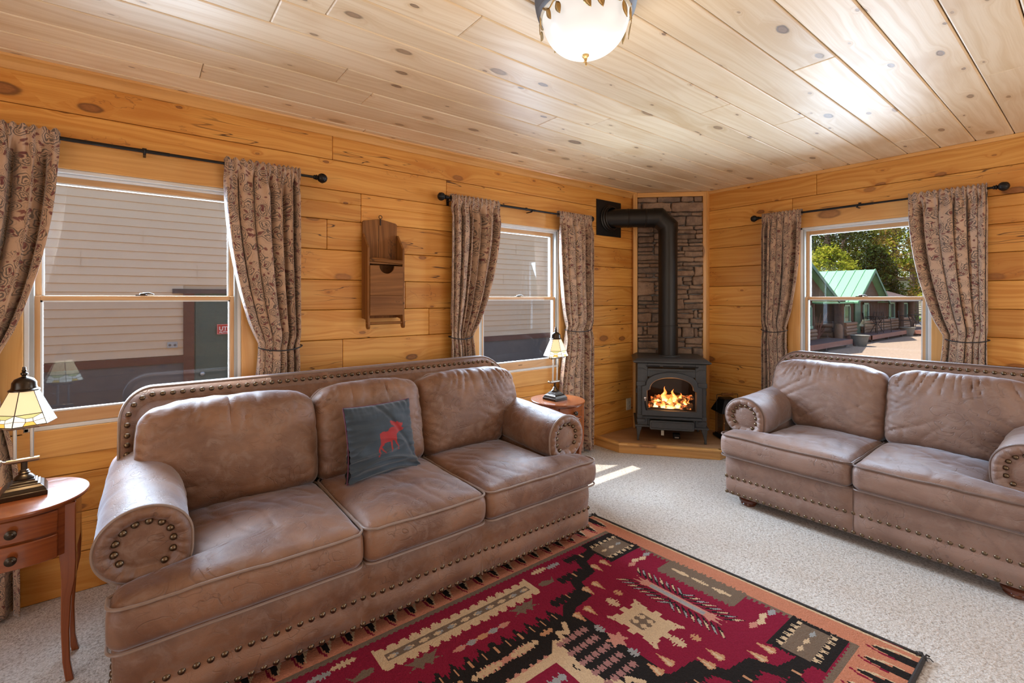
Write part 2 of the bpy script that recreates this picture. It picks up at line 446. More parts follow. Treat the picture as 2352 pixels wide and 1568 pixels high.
SUN_E, SKY_E, BACK_E, NEAR_E, WIN_E, EXPO = 13., .40, 32., 27., 142., .02
# ------------------------------------------------------------------ room shell
EYE = 1.38; CEIL = 2.44; YL = 3.0; XR = 4.43
XN = -2.3; YB = -2.0       # near end wall, back wall (behind the camera)
W = .85; WZ0 = .78; WZ1 = 1.98
def rects_minus(rect, holes):
    out = [rect]
    for h in holes:
        nxt = []
        for (a, b, c, d) in out:   # x0,z0,x1,z1
            if h[0] >= c or h[2] <= a or h[1] >= d or h[3] <= b: nxt.append((a, b, c, d)); continue
            if b < h[1]: nxt.append((a, b, c, h[1]))
            if d > h[3]: nxt.append((a, h[3], c, d))
            zb, zt = max(b, h[1]), min(d, h[3])
            if a < h[0]: nxt.append((a, zb, h[0], zt))
            if c > h[2]: nxt.append((h[2], zb, c, zt))
        out = nxt
    return out
COURSES = [i*.187 for i in range(13)]+[CEIL]
def log_wall(name, L0, L1, place, holes, seed):
    """place(a,b0,b1) -> box args, a along the wall"""
    random.seed(seed); mb = MB()
    for i in range(len(COURSES)-1):
        z0, z1 = COURSES[i], COURSES[i+1]
        x = L0; 
        while x < L1-.01:
            l = random.uniform(3., 6.); x1 = min(L1, x+l)
            if L1-x1 < .5: x1 = L1
            rv = random.random(); a = random.random()*40; b = random.random()*40
            for (p, q, r_, t) in rects_minus((x, z0+.0012, x1-.0012, z1-.0012), holes):
                bx = place(p, r_)
                n0 = len(mb.f)
                mb.box(bx[0], bx[1], q, bx[2], bx[3], t, rnd=rv)
                for k in range(n0, len(mb.f)):
                    mb.uv[k] = [((mb.v[j][0] if bx[4] == 0 else mb.v[j][1])+a, mb.v[j][2]+(mb.v[j][1] if bx[4] == 0 else mb.v[j][0])+b) for j in mb.f[k]]
            x = x1
    o = mb.build(name, M['wall'], smooth=False, bevel=.005, kind='structure')
    return o
T = .085
win_l = [(-.41, .44), (2.034, 2.884)]
log_wall('wall_left', XN, XR+T, lambda a, b: (a, YL, b, YL+T, 0), [(a, WZ0, b, WZ1) for a, b in win_l], 11)
log_wall('wall_right', YB, YL, lambda a, b: (XR, a, XR+T, b, 1), [(.79, WZ0, 1.64, WZ1)], 23)
BW = (1.25, .0, 3.95, 2.1)  # unseen opening, added to hold the back fill light
log_wall('wall_back', XN, XR, lambda a, b: (a, YB-T, b, YB, 0), [BW], 5)
NW = (-1.7, .6, 1.6, 2.1)  # opening added out of view for the near fill light
log_wall('wall_near', YB, YL, lambda a, b: (XN-T, a, XN, b, 1), [NW], 9)
# backing so no daylight leaks between courses
mb = MB()
for r_ in rects_minus((XN, -.3, XR+T, CEIL+.05), [(a, WZ0, b, WZ1) for a, b in win_l]): mb.box(r_[0], YL+T-.006, r_[1], r_[2], YL+T+.001, r_[3])
for r_ in rects_minus((YB, -.3, YL+T, CEIL+.05), [(.79, WZ0, 1.64, WZ1)]): mb.box(XR+T-.006, r_[0], r_[1], XR+T+.001, r_[2], r_[3])
o = mb.build('wall_sheathing', M['oldwood'], smooth=False, kind='structure')
# floor
mb = MB(); mb.box(XN-.1, YB-.1, -.1, XR+.1, YL+.1, 0)
mb.build('floor', M['carpet'], smooth=False, kind='structure')
# ceiling planks, run along X
random.seed(3); mb = MB()
y = YB-.157+.0
k0 = int((YB-.383)/.18)-1
ys = [.383+.18*k for k in range(k0, 20) if .383+.18*k < YL-.02]
ys = [max(YB, q) for q in ys if q > YB-.18]
for i, q in enumerate(ys):
    y1 = ys[i+1] if i+1 < len(ys) else YL
    if y1-q < .02: continue
    x = XN-random.random()*1.5
    while x < XR:
        l = random.uniform(1.3, 4.); x1 = min(XR, x+l)
        if x1 > XN: mb.box(max(x, XN), q+.0018, CEIL, x1-.001, y1-.0018, CEIL+.02, axis=0)
        x = x1
mb.build('ceiling', M['ceil'], smooth=False, bevel=.006, kind='structure')
mb = MB(); mb.box(XN-.3, YB-.3, CEIL+.021, XR+.45, YL+.36, CEIL+.12)
mb.build('roof', M['oldwood'], smooth=False, kind='structure')
# crown trims
def crown(L0, L1, place, n):
    mb = MB(); prof = [(0,0),(0,-.05),(.008,-.052),(.014,-.044),(.020,-.03),(.032,-.016),(.046,-.01),(.05,0)]
    A = [place(L0, d, CEIL+z) for d, z in prof]; B = [place(L1, d, CEIL+z) for d, z in prof]
    rr = random.random()*9
    mb.loops([A, B], capa=True, capb=True, uvf=lambda p: (p[0]+p[1]+rr, p[2]*2+p[1]*.3))
    mb.build('trim_%d' % n, M['trim'], kind='structure')
crown(XN, 3.93, lambda a, d, z: (a, YL-d*1.1, z), 1)
mb = MB(); mb.box(XR-.016, YB, CEIL-.028, XR, 2.5, CEIL-.0005, axis=1)
mb.build('trim_2', M['trim'], smooth=False, bevel=.003, kind='structure')

# ---- stone veneered corner panel
A0 = Vector((3.937, 3.0)); dg = Vector((.7071, -.7071)); nn = Vector((.7071, .7071)); PW = .697
def cp(x, d, z): p = A0+dg*x+nn*d; return (p.x, p.y, z)
rc = -pi/4
random.seed(21)
mb = MB()
def stone(x0, x1, z0, z1, dep):
    sx, sz = (x1-x0)/2-.0025, (z1-z0)/2-.0022
    r = min(.016, sx*.8, sz*.85); ph = random.random()*90
    taper = random.uniform(-.12, .12)
    def fn(x, y, z):
        nx_ = NZ(x*9+ph, z*22, ph)*.009; nz_ = NZ(x*12+ph, z*9, ph+5)*.008*min(1, sz/.02)
        q = NZ(x*14+ph, z*18, ph+9)*.011+NZ(x*50+ph, z*50, ph)*.004
        return ((x0+x1)/2+x+nx_*1.2, y-dep/2-(q if y < 0 else 0), (z0+z1)/2+z*(1+taper*x/sx)+nz_)
    V, Fc = rbox(sx, dep/2+.02, sz, r, (max(3, int(sx*2/.018)), 1, max(2, int(sz*2/.016))), fn)
    mb.add(V, Fc, 0, random.random())
def row(x0, x1, z0, z1):
    x = x0
    while x < x1-.01:
        l = random.uniform(.08, .26)
        if (z1-z0) < .04: l = random.uniform(.14, .3)
        e = min(x1, x+l)
        if x1-e < .06: e = x1
        if z1-z0 > .06 and random.random() < .55:
            zm = z0+(z1-z0)*random.uniform(.3, .7); xm_ = x+(e-x)*random.uniform(.4, .6)
            if random.random() < .5: stone(x, e, z0, zm, random.uniform(.02,.05)); stone(x, e, zm, z1, random.uniform(.02,.05))
            else: stone(x, xm_, z0, z1, random.uniform(.02,.05)); stone(xm_, e, z0, zm, random.uniform(.02,.05)); stone(xm_, e, zm, z1, random.uniform(.02,.05))
        else: stone(x, e, z0, z1, random.uniform(.02, .05))
        x = e
for X0, X1, big in ((.03, .345, 1.37), (.345, .667, 3.)):
    z = .095; done = False
    while z < 2.23:
        h = random.choice([.03, .04, .05, .06, .075, .09, .10])
        if z > big and not done and X0 < .1:
            stone(X0, X0+.17, z, z+.14, .045); row(X0+.17, X1, z, z+.05); row(X0+.17, X1, z+.05, z+.09); row(X0+.17, X1, z+.09, z+.14); z += .14; done = True; continue
        h = min(h, 2.24-z); 
        if 2.24-z-h < .02: h = 2.24-z
        row(X0, X1, z, z+h); z += h
stone(.03, .075, 2.24, 2.34, .03); stone(.075, .36, 2.24, 2.335, .048); stone(.36, .667, 2.24, 2.335, .042); row(.03, .667, 2.338, 2.395)
mb.box(0, -.004, .092, PW, .05, 2.438, m=1)
mb.build('wall_corner', [M['stone'], M['mortar']], loc=(A0.x, A0.y, 0), rot=(0, 0, rc), angle=50, kind='structure')
for i, (a, b, c, d) in enumerate([(-.012, .033, .03, 2.435), (PW-.035, .03, PW+.002, 2.435), (.03, 2.392, PW-.03, 2.437)]):
    m2 = MB(); m2.box(a, -.058, b, c, .0, d, axis=0 if i == 2 else 2)
    m2.build('trim_%d' % (3+i), M['trim'], loc=(A0.x, A0.y, 0), rot=(0, 0, rc), smooth=False, bevel=.003, kind='structure')
m2 = MB(); m2.box(XR-.045, 2.46, .09, XR+.0, 2.52, CEIL, axis=2)
m2.build('trim_6', M['trim'], smooth=False, bevel=.003, kind='structure')

# ---- raised hearth
H = [(3.36, 3.0), (3.36, 2.72), (3.885, 2.06), (XR, 2.06), (XR, 3.0)]
hearth = thing('hearth_platform', 'low raised wooden hearth in the corner under the black stove', 'hearth', (0, 0, 0))
mb = MB(); Hi = [(3.385, 2.995), (3.385, 2.73), (3.90, 2.082), (XR-.002, 2.082), (XR-.002, 2.52), (3.95, 2.995)]
mb.prism(Hi, .0, .082, plane='xy', uvf=lambda p: (p[0]*.63-p[1]*.78+4, (p[0]*.78+p[1]*.63)*1.3)); mb.build('deck_board', M['hearth'], hearth, smooth=False)
segs = [((3.36, 3.0), (3.36, 2.72)), ((3.36, 2.72), (3.885, 2.06)), ((3.885, 2.06), (XR, 2.06))]
for a, b in segs:
    mb = MB(); L = hypot(b[0]-a[0], b[1]-a[1]); ang = atan2(b[1]-a[1], b[0]-a[0])
    mb.box(0, 0, 0, L, .02, .066, axis=0); mb.build('riser_board', M['trim'], hearth, smooth=False, bevel=.002, loc=(a[0], a[1], 0), rot=(0, 0, ang))
    mb = MB(); mb.box(-.01, -.014, .066, L+.012, .03, .09, axis=0); mb.build('nosing', M['trim'], hearth, smooth=False, bevel=.007, loc=(a[0], a[1], 0), rot=(0, 0, ang))

# ------------------------------------------------------------------ windows
def window(n, loc, rz):
    w = bpy.data.objects.new('window_%d' % n, None); COL.objects.link(w); w.location = loc; w.rotation_euler = (0, 0, rz); w['kind'] = 'structure'
    h = W/2; z0, z1 = WZ0, WZ1; zm = EYE
    # casing boards (flush with wall face)
    for i, b in enumerate([(-h-.095, z0-.01, -h, z1+.0), (h, z0-.01, h+.095, z1+.0), (-h-.095, z1, h+.095, z1+.125), (-h-.095, z0-.125, h+.095, z0)]):
        mb = MB(); mb.box(b[0], -.014, b[1], b[2], .01, b[3], axis=2 if i < 2 else 0); mb.build('casing', M['trim'], w, smooth=False, bevel=.003)
    # outer frame (white vinyl clad) and jamb
    mb = MB()
    for a, b, c, d in [(-h, z0, -h+.018, z1), (h-.018, z0, h, z1), (-h, z1-.018, h, z1), (-h, z0, h, z0+.018)]:
        mb.box(a, -.004, b, c, .085, d)
    for a, b, c, d, y in [(-h+.018, z0+.018, -h+.03, z1-.018, .045), (h-.03, z0+.018, h-.018, z1-.018, .045), (-h+.018, z1-.03, h-.018, z1-.018, .045)]:
        mb.box(a, .018, b, c, .03, d); mb.box(a, y, b, c, y+.012, d)
    mb.build('frame', M['vinyl'], w, smooth=False, bevel=.003)
    mb = MB()
    for s_ in (-1, 1):
        mb.box(s_*(h-.025)-.008, .0, z0+.018, s_*(h-.025)+.008, .028, z1-.018)
    mb.build('jamb_track', M['vinylg'], w, smooth=False, bevel=.002)
    # sashes
    for nm, y, a, b, g in (('lower_sash', .026, z0+.018, zm+.012, 'screen'), ('upper_sash', .062, zm-.014, z1-.018, 'glass')):
        x = h-.024; st = .028; top = .022 if nm == 'lower_sash' else .04; bot = .06 if nm == 'lower_sash' else .022
        mb = MB()
        mb.box(-x, y-.016, a, -x+st, y+.016, b, axis=2); mb.box(x-st, y-.016, a, x, y+.016, b, axis=2)
        mb.box(-x+st, y-.016, b-top, x-st, y+.016, b, axis=0); mb.box(-x+st, y-.016, a, x-st, y+.016, a+bot, axis=0)
        so = mb.build(nm, M['sash'], w, smooth=False, bevel=.0025)
        mb = MB()
        gx = x-st; g0, g1 = a+bot, b-top
        for p in [(-gx, g0, -gx+.007, g1), (gx-.007, g0, gx, g1), (-gx, g1-.007, gx, g1), (-gx, g0, gx, g0+.007)]:
            mb.box(p[0], y-.0145, p[1], p[2], y+.01, p[3])
        mb.build('glazing_bead', M['vinyl'], so, smooth=False)
        mb = MB(); mb.box(-gx+.003, y-.0015, g0+.003, gx-.003, y+.0015, g1-.003); mb.build('pane', M[g], so, smooth=False)
    mb = MB(); mb.box(-.035, .018, zm+.012, .012, .046, zm+.018)
    mb.lathe([(.0, .0), (.014, .0), (.013, .008), (.0, .01)], (-.006, .032, zm+.018), 14)
    mb.tube([(-.006, .03, zm+.024), (.02, .026, zm+.026), (.038, .022, zm+.02)], [.005, .0045, .003], 8)
    mb.build('sash_lock', M['bronze'], w)
    mb = MB(); mb.box(-.03, .012, z0+.045, .03, .02, z0+.062); mb.box(-.022, .008, z0+.048, .022, .014, z0+.052)
    mb.build('lift_handle', M['bronze'], w, bevel=.002)
    return w
window(1, (.015, YL, 0), 0); window(2, (2.459, YL, 0), 0); window(3, (XR, 1.215, 0), -pi/2)

# ------------------------------------------------------------------ curtain rods
RZ = 2.1
def rod(label, loc, rz, L, R, br, group=None):
    t = thing('curtain_rod', label, 'curtain rod', loc, rz)
    mb = MB(); mb.cyl((L+.03, -.075, RZ), (R-.03, -.075, RZ), .0075, 12); mb.cyl((L+.03, -.075, RZ), ((L+R)/2+.1, -.075, RZ), .009, 12); mb.build('rod', M['iron'], t)
    for x, s_ in ((L, -1), (R, 1)):
        mb = MB(); prof = [(.006,-.045),(.012,-.043),(.013,-.036),(.009,-.034),(.015,-.031),(.016,-.026),(.009,-.022)]
        prof += [(.028*sin(pi*i/10)+.0005, -.024+.029*(1-cos(pi*i/10))) for i in range(1, 11)]
        mb.lathe([(r, s_*z) for r, z in prof], (x, -.075, RZ), 18, axis='x')
        for k in range(5):
            a0 = k*2*pi/5
            mb.tube([(x+s_*(.006-.026*cos(pi*j/8)), -.075+.0285*sin(pi*j/8)*cos(a0+j*.28), RZ+.0285*sin(pi*j/8)*sin(a0+j*.28)) for j in range(1, 8)], .0022, 5)
        mb.build('finial', M['iron'], t)
    for x in br:
        mb = MB(); mb.box(x-.009, -.012, RZ-.045, x+.009, -.004, RZ+.03); 
        mb.box(x-.006, -.075, RZ-.018, x+.006, -.008, RZ-.011)
        mb.tube([(x, -.075+.0125*cos(a), RZ+.0125*sin(a)) for a in [radians(q) for q in range(-200, 60, 20)]], .003, 6)
        mb.tube([(x, -.075+.013*cos(a), RZ+.013*sin(a)) for a in [radians(q) for q in range(-180, 20, 20)]], .0045, 6)
        mb.build('bracket', M['iron'], t, bevel=.001)
    return t
rod('black iron curtain rod with leaf-carved ball finial above the large left window', (.015, YL, 0), 0, -.835, .835, (-.72, .0, .70))
rod('black iron curtain rod above the middle window, left of the stove pipe plate', (2.459, YL, 0), 0, -.785, .755, (-.70, .05, .70))
rod('black iron curtain rod on the right wall above the window over the loveseat', (XR, 1.215, 0), -pi/2, -.775, .785, (-.70, .0, .70))

# ------------------------------------------------------------------ curtains
def curtain(label, loc, rz, xo, xt, xm, xb, seed, folds=6, ztie=1.10, cw=.62):
    """xo outer edge; xt inner at top; xm inner at tie; xb inner at floor"""
    random.seed(seed)
    ph = [random.uniform(0, 6.3) for _ in range(6)]
    Zs = [RZ+.028]+[RZ+.012, RZ-.006, RZ-.02]+[RZ-.04-(RZ-.06)*i/70 for i in range(1, 71)]
    N = 150; L = []
    sg = 1 if xt > xo else -1
    for z in Zs:
        if z > ztie:
            t = max(0., (RZ-z)/(RZ-ztie)); e = t**2.1
            xi = xt+(xm-xt)*e
            t2 = max(0, (t-.86)/.14); xi += (xo-xm)*.06*t2
        else:
            t = (ztie-z)/ztie; xi = xm+(xb-xm)*sstep(0, .5, t)
        tie = exp(-((z-ztie)/.05)**2)
        top = max(0., 1-(RZ+.03-z)/.16)
        row_ = []
        for i in range(N+1):
            s_ = i/N
            a = 2*pi*folds*s_
            pp_ = (folds*s_+ph[0]+.22*sin(2*pi*s_+ph[1])+.12*NZ(z*1.1, s_*3, seed)) % 1.0
            d_ = min(pp_, 1-pp_)
            f = 1-2.1*exp(-(d_/(.12+.05*sin(a*.5+ph[2])))**2)+.25*cos(2*pi*(pp_-.5))*.5
            g = sin(2*pi*folds*2.3*s_+ph[2]+1.5*sin(5*s_+ph[5]))
            amp = (.034+.010*sin(a*.31+ph[3]))*(1-.5*tie)*(1-top)**1.5
            gat = .010*(top+.5*max(0, 1-(RZ-z)/.4))
            y = -.072-(f*amp)-g*gat+.006*NZ(s_*9, z*5, seed)
            if z < .12: y += .02*NZ(s_*5, z*6, seed+3)
            shift = .55*(abs(xi-xo)/folds)*sin(a*1.0+ph[4])*(1-top)*.5
            w_ = s_ if z <= ztie else s_**(1+.25*(1-tie))
            x = xo+(xi-xo)*w_+shift*sin(pi*s_)
            hd_ = sstep(RZ-.075, RZ-.016, z)
            y = y*(1-hd_)+hd_*(-.0785-(.0125+.0085*(g*.5+.5)))
            if top > .78: y = -.0775-(.0125+.0085*(g*.5+.5)); z = z+.004*g*(1 if z > RZ else 0)
            row_.append((x, y, max(z, .008)))
        L.append(row_)
    mb = MB(); n = N+1
    v = [p for r_ in L for p in r_]; f = []
    for k in range(len(L)-1):
        for i in range(N): f.append((k*n+i, k*n+i+1, (k+1)*n+i+1, (k+1)*n+i))
    o_ = len(mb.v); mb.v += v
    for k in range(len(L)-1):
        for i in range(N):
            mb.f.append((k*n+i, k*n+i+1, (k+1)*n+i+1, (k+1)*n+i)); mb.m.append(0); mb.r.append(.5)
            mb.uv.append([(i/N*cw, Zs[k]), ((i+1)/N*cw, Zs[k]), ((i+1)/N*cw, Zs[k+1]), (i/N*cw, Zs[k+1])])
    # rear of the rod pocket
    mb2 = mb; base = len(mb2.v)
    mb2.v += [(p[0], -.062, p[2]) for p in L[0]]+[(p[0], -.062, RZ-.02) for p in L[0]]
    for i in range(N):
        for q in ((i, i+1, base+i+1, base+i), (base+i, base+i+1, base+n+i+1, base+n+i)):
            mb2.f.append(q); mb2.m.append(0); mb2.r.append(.5); mb2.uv.append([(i/N*cw, 2.1)]*4)
    o = mb2.build('curtain', M['curtain'], solid=.0022, loc=loc, rot=(0, 0, rz), angle=180)
    tag(o, label, 'curtain')
    # tie cord
    xi = xm+(xo-xm)*.06; c = (xo+xi)/2; r = abs(xi-xo)/2+.012
    m3 = MB(); m3.tube([(c+r*cos(a), -.072-.045*sin(a), ztie+.006*cos(a*2)-.008*sin(a)) for a in [2*pi*k/40 for k in range(40)]], .0035, 6, True)
    m3.build('tieback', M['cord'], o)
    return o
cl = [
 ('paisley curtain left of the large window, at the left edge of the photo', (.015,YL,0), 0, -.70, -.30, -.49, -.42, 1),
 ('paisley curtain on the right side of the large left window, above the sofa back', (.015,YL,0), 0, .715, .335, .50, .45, 2),
 ('paisley curtain on the left side of the middle window, right of the wooden wall box', (2.459,YL,0), 0, -.715, -.285, -.53, -.50, 3),
 ('paisley curtain right of the middle window, reaching the floor behind the round table', (2.459,YL,0), 0, .755, .345, .43, .36, 4),
 ('paisley curtain left of the window over the loveseat, nearest the stove', (XR,1.215,0), -pi/2, -.705, -.385, -.50, -.47, 5),
 ('paisley curtain on the right side of the window over the loveseat', (XR,1.215,0), -pi/2, .715, .315, .50, .45, 6)]
for a in cl: curtain(*a[:-1], a[-1])
# tie hooks stay with the curtains

# ------------------------------------------------------------------ outlet
t = thing('power_outlet', 'ivory double power outlet low on the left wall beside the stove', 'power outlet', (3.85, YL, .32))
mb = MB(); V, F_ = rbox(.036, .004, .058, .003, (2, 1, 2), None); mb.add([(a, b-.004, c) for a, b, c in V], F_); mb.build('cover_plate', M['ivory'], t)
for dz in (-.02, .02):
    mb = MB(); mb.lathe([(0, 0), (.0165, 0), (.016, -.003), (0, -.0035)], (0, -.008, dz), 20, axis='y', sx=1, sy=.85)
    s_ = mb.build('socket', M['ivory'], t)
    m3 = MB()
    for x in (-.006, .006): m3.box(x-.0011, -.0125, dz-.001, x+.0011, -.0112, dz+.007)
    m3.lathe([(0, 0), (.0024, 0), (.0024, -.001), (0, -.001)], (0, -.0115, dz-.007), 8, axis='y'); m3.build('slot', M['dark'], s_)
# ------------------------------------------------------------------ sofas
def ridge(x): return 1-abs(x)*2
def nail_mesh(r=.0114):
    mb = MB(); mb.lathe([(r*cos(a), r*.75*sin(a)) for a in [radians(q) for q in (-25, 0, 20, 40, 60, 78, 90)]], seg=12, axis='z', caps=True)
    me = mb.build('nailhead_tmp', M['nail']); d = me.data; bpy.data.objects.remove(me); d.name = 'nailhead'; return d
NAIL = nail_mesh()
def sofa(name, label, cat, loc, rz, half, seams, lm, seed, leather_out=None):
    random.seed(seed)
    t = thing(name, label, cat, loc, rz)
    PIP = M['piping' if lm == 'leather' else 'piping2']; lm = M[lm]; arm = half-.08; R = .132; AZ = .577; AY0 = .11; inner = arm-.128
    nails = []
    # --- base
    def fy(x, z):
        # front face: sections puff out between seams
        sec = [-half]+seams+[half]
        k = max(i for i in range(len(sec)-1) if x >= sec[i]-1e-6) if x < half else len(sec)-2
        u = (x-sec[k])/(sec[k+1]-sec[k]); u = max(0, min(1, u))
        p = min(1., (1-abs(2*u-1))*6)**.5
        v = 1-((z-.21)/.15)**2
        g = .004*(exp(-((z-.187)/.012)**2)+exp(-((z-.08)/.012)**2))
        return -.008*p*max(0, v)+g-.014*exp(-((z-.265)/.05)**2)*p-.010*exp(-((z-.134)/.03)**2)*p-.004*sstep(.09, .06, z)
    def fb(x, y, z):
        zz = z+.2; Y = y+.45
        if y < -.38:
            Y += fy(x, zz)*sstep(-.38, -.44, y)+.003*NZ(x*7, zz*12, seed)
        X = x*(1+.004*NZ(Y*6, zz*8, seed))
        return (X, Y, zz+.002*NZ(x*6, y*5, 1))
    V, F_ = rbox(half, .45, .138, .028, (110, 10, 16), fb)
    mb = MB(); mb.add(V, F_); mb.build('base', lm, t)
    for sx in seams:
        mb = MB(); mb.tube([(sx, fy(sx, z)-.0005, z) for z in [.07+.26*i/20 for i in range(21)]], .003, 6); mb.build('seam_welt', PIP, t)
    for z in (.187, .08):
        n = int(2*(half-.015)/.0395)
        for i in range(n+1):
            x = -(half-.015)+2*(half-.015)*i/n
            nails.append((Vector((x, fy(x, z)+.0005, z)), Vector((0, -1, 0))))
        for s_ in (-1, 1):
            for i in range(1, 22): nails.append((Vector((s_*(half+.0005), .0+.04*i, z)), Vector((s_, 0, 0))))
    for x in (-(half-.12), half-.12):
        for y in (.09, .82):
            mb = MB(); mb.lathe([(.03,.06),(.05,.052),(.058,.04),(.056,.026),(.044,.017),(.048,.011),(.04,.0)], (x, y, .0145 if (name == 'sofa' and y < .3) else 0), 24); mb.build('foot', M['feet'], t)
    # --- back frame
    ZB, ZT, RC = .1, .968, .125
    hb = half+.006
    def outline(ins, n=14):
        ins = ins*.9
        r = max(.02, RC-ins); h = hb-ins; zt = ZT-ins; P = [(-h, ZB), ]
        for i in range(9): P.append((-h, ZB+(zt-r-ZB)*(i+1)/9))
        for i in range(1, n+1):
            a = pi-pi/2*i/n; P.append((-h+r+r*cos(a), zt-r+r*sin(a)))
        m = 40
        for i in range(1, m): P.append((-h+r+(2*h-2*r)*i/m, zt))
        for i in range(0, n+1):
            a = pi/2-pi/2*i/n; P.append((h-r+r*cos(a), zt-r+r*sin(a)))
        for i in range(9): P.append((h, zt-r+(ZB-zt+r)*(i+1)/9))
        return P
    def yb(z): return .708+.16*max(0, z-.45)+.85*max(0, z-.80)
    mb = MB(); L = []
    for ins, dy in [(.30, .012), (.16, .008), (.085, .003), (.065, .006), (.058, .0), (.03, -.010), (.010, -.006), (.0, .006), (-.002, .03), (.0, .055), (.010, .065), (.03, .067)]:
        L.append([(x, yb(z)+dy+.002*NZ(x*6, z*6, dy*50), z) for x, z in outline(ins)])
    mb.loops(L, close=False); 
    mb.add([L[0][i] for i in range(len(L[0]))], [list(range(len(L[0])))]); mb.add(L[-1], [list(range(len(L[-1])))])
    mb.build('back_frame', lm, t)
    mb = MB(); mb.tube([(x, yb(z)-.003, z) for x, z in outline(.003)], .0055, 8); mb.build('back_piping', PIP, t)
    P = outline(.034, 30); acc = 0; last = None; step_ = .0385
    for i in range(1, len(P)):
        a, b = Vector(P[i-1]), Vector(P[i]); d = (b-a).length
        while acc+d >= step_:
            k = (step_-acc)/d; a = a+(b-a)*k; d = (b-a).length; acc = 0
            if a.y > .70: nails.append((Vector((a.x, yb(a.y)-.0115, a.y)), Vector((0, -1, .1))))
        acc += d
    # --- arms
    for s_ in (-1, 1):
        cx = s_*arm
        def rad(a):
            # a: angle, 0 = outward, pi/2 = up ; lower inner quadrant is squared off
            ca, sa = cos(a), sin(a)
            if sa < 0 and ca < 0:
                n_ = 4.; return 1/((abs(ca)**n_+abs(sa)**n_)**(1/n_))
            return 1.
        N = 56; mb = MB(); L = []
        ys = [0]+[.004, .012, .02]+[.03+.72*i/34 for i in range(35)]
        for y in ys:
            e = min(1, y/.02); rr = R*(.965+.035*sqrt(max(0, 1-(1-e)**2)))
            sq = 1+.02*sin(y*9+seed)-.05*sstep(.1, .6, y)
            for q in (.26, .52):
                rr -= .0035*exp(-((y-q)/.006)**2)
            l = []
            for k in range(N):
                a = 2*pi*k/N; r_ = rr*rad(a)*sq; lift = .035*sstep(.0, .7, y)
                r_ += .004*NZ(cos(a)*1.4+cx*3, sin(a)*1.4, y*7)+.0018*NZ(cos(a)*5+cx, sin(a)*5, y*26)
                l.append((cx+s_*r_*cos(a), AY0+y, AZ+lift+r_*sin(a)*.94))
            L.append(l)
        mb.loops(L, capb=True); mb.build('arm', lm, t)
        mb = MB(); V, F_ = rbox(.085, .37, .17, .02, (4, 10, 6), lambda x, y, z: (cx-s_*.02+x, .50+y, .40+z)); mb.add(V, F_); mb.build('arm_side', lm, t)
        # pleated front
        mb = MB(); L = []; rings = [(0, .004), (.2, .004), (.4, .002), (.53, -.002), (.60, -.005), (.64, -.001), (.70, .012), (.78, .019), (.86, .02), (.93, .014), (.975, .004), (.99, -.002)]
        NN = 144
        for q, h in rings:
            l = []
            for k in range(NN):
                a = 2*pi*k/NN; r_ = R*.985*rad(a)*max(q, .001)
                pl = abs(sin(a*8+1.3+.6*sin(a*2)))**.35
                pl2 = abs(sin(a*21+seed))**.5
                w_ = sstep(.6, .72, q)*sstep(1., .8, q)
                hh = h-(1-pl)*.009*w_-(1-pl2)*.0022*w_
                l.append((cx+s_*r_*cos(a), AY0-hh, AZ+r_*sin(a)*.94))
            L.append(l)
        mb.loops(L, capa=True); mb.build('arm_front', lm, t, angle=60)
        mb = MB(); mb.tube([(cx+s_*(R*.985)*rad(a)*cos(a), AY0+.001, AZ+(R*.985)*rad(a)*sin(a)*.94) for a in [2*pi*k/72 for k in range(72)]], .0052, 8, True); mb.build('arm_piping', PIP, t)
        for d in range(-36, 250, 27):
            a = radians(d); r_ = R*.59*rad(a)
            if AZ+r_*sin(a) < .50: continue
            nails.append((Vector((cx+s_*r_*cos(a), AY0-.001, AZ+r_*sin(a)*.94)), Vector((0, -1, 0))))
    # --- seat cushions
    EXT = .012; edges = [-(half+EXT)]+seams+[half+EXT]
    for i in range(len(edges)-1):
        xa, xb = edges[i]+.003, edges[i+1]-.003; cx = (xa+xb)/2; sx = (xb-xa)/2; ext = 0
        left = i == 0; right = i == len(edges)-2
        sy = .335; cyy = -.045+sy; z0 = .325; sz = .082; czz = z0+sz
        ph = random.random()*50
        def fn(x, y, z, left=left, right=right, cx=cx, sx=sx, ph=ph):
            Y = y+cyy; X = x+cx
            lim = half+EXT
            k = sstep(.065, .125, Y)
            if left or right:
                full = lim; inn = inner+.004; x_in = (cx+sx) if left else (cx-sx)
                L_ = full+(inn-full)*k
                tot = abs(x_in-(-full if left else full)); cur = abs(x_in-(-L_ if left else L_))
                X = x_in+(X-x_in)*cur/tot
            u = x/sx; w_ = y/sy
            top = .5+.5*(z/sz)
            cr = (1-abs(u)**2.6)*(1-abs(w_)**2.6)
            Z = z+czz+top*(.038*cr-.010)-(.006*cr*(1-top))
            Z += top*.010*sstep(.7, 1., -w_)*0
            Z += top*(.008*NZ(X*3.1+ph, Y*3.3, ph)+.0022*ridge(NZ(X*7+ph, Y*9+NZ(X*3, Y*3, 4)*2, ph+7))*cr-.004*max(0, ridge(NZ(X*9+Y*5, Y*4-X*3, ph+2)))**5)
            dmp = exp(-((X-cx)/.11)**2-((Y-.22)/.05)**2)
            Z -= .006*dmp*top*(1 if not (left or right) else .4)
            if w_ < -.8: Y -= (.014*(1-(z/sz)**2)+.004*NZ(X*6, z*14, ph))*sstep(-.8, -.95, w_)
            side = sstep(.85, 1, abs(u))*(1-(z/sz)**2)*.004
            X += side*(1 if u > 0 else -1)
            return (X, Y, Z)
        V, F_ = rbox(sx, sy, sz, .045, (int(sx*2/.012), int(sy*2/.013), 8), fn)
        mb = MB(); mb.add(V, F_); c = mb.build('seat_cushion', lm, t)
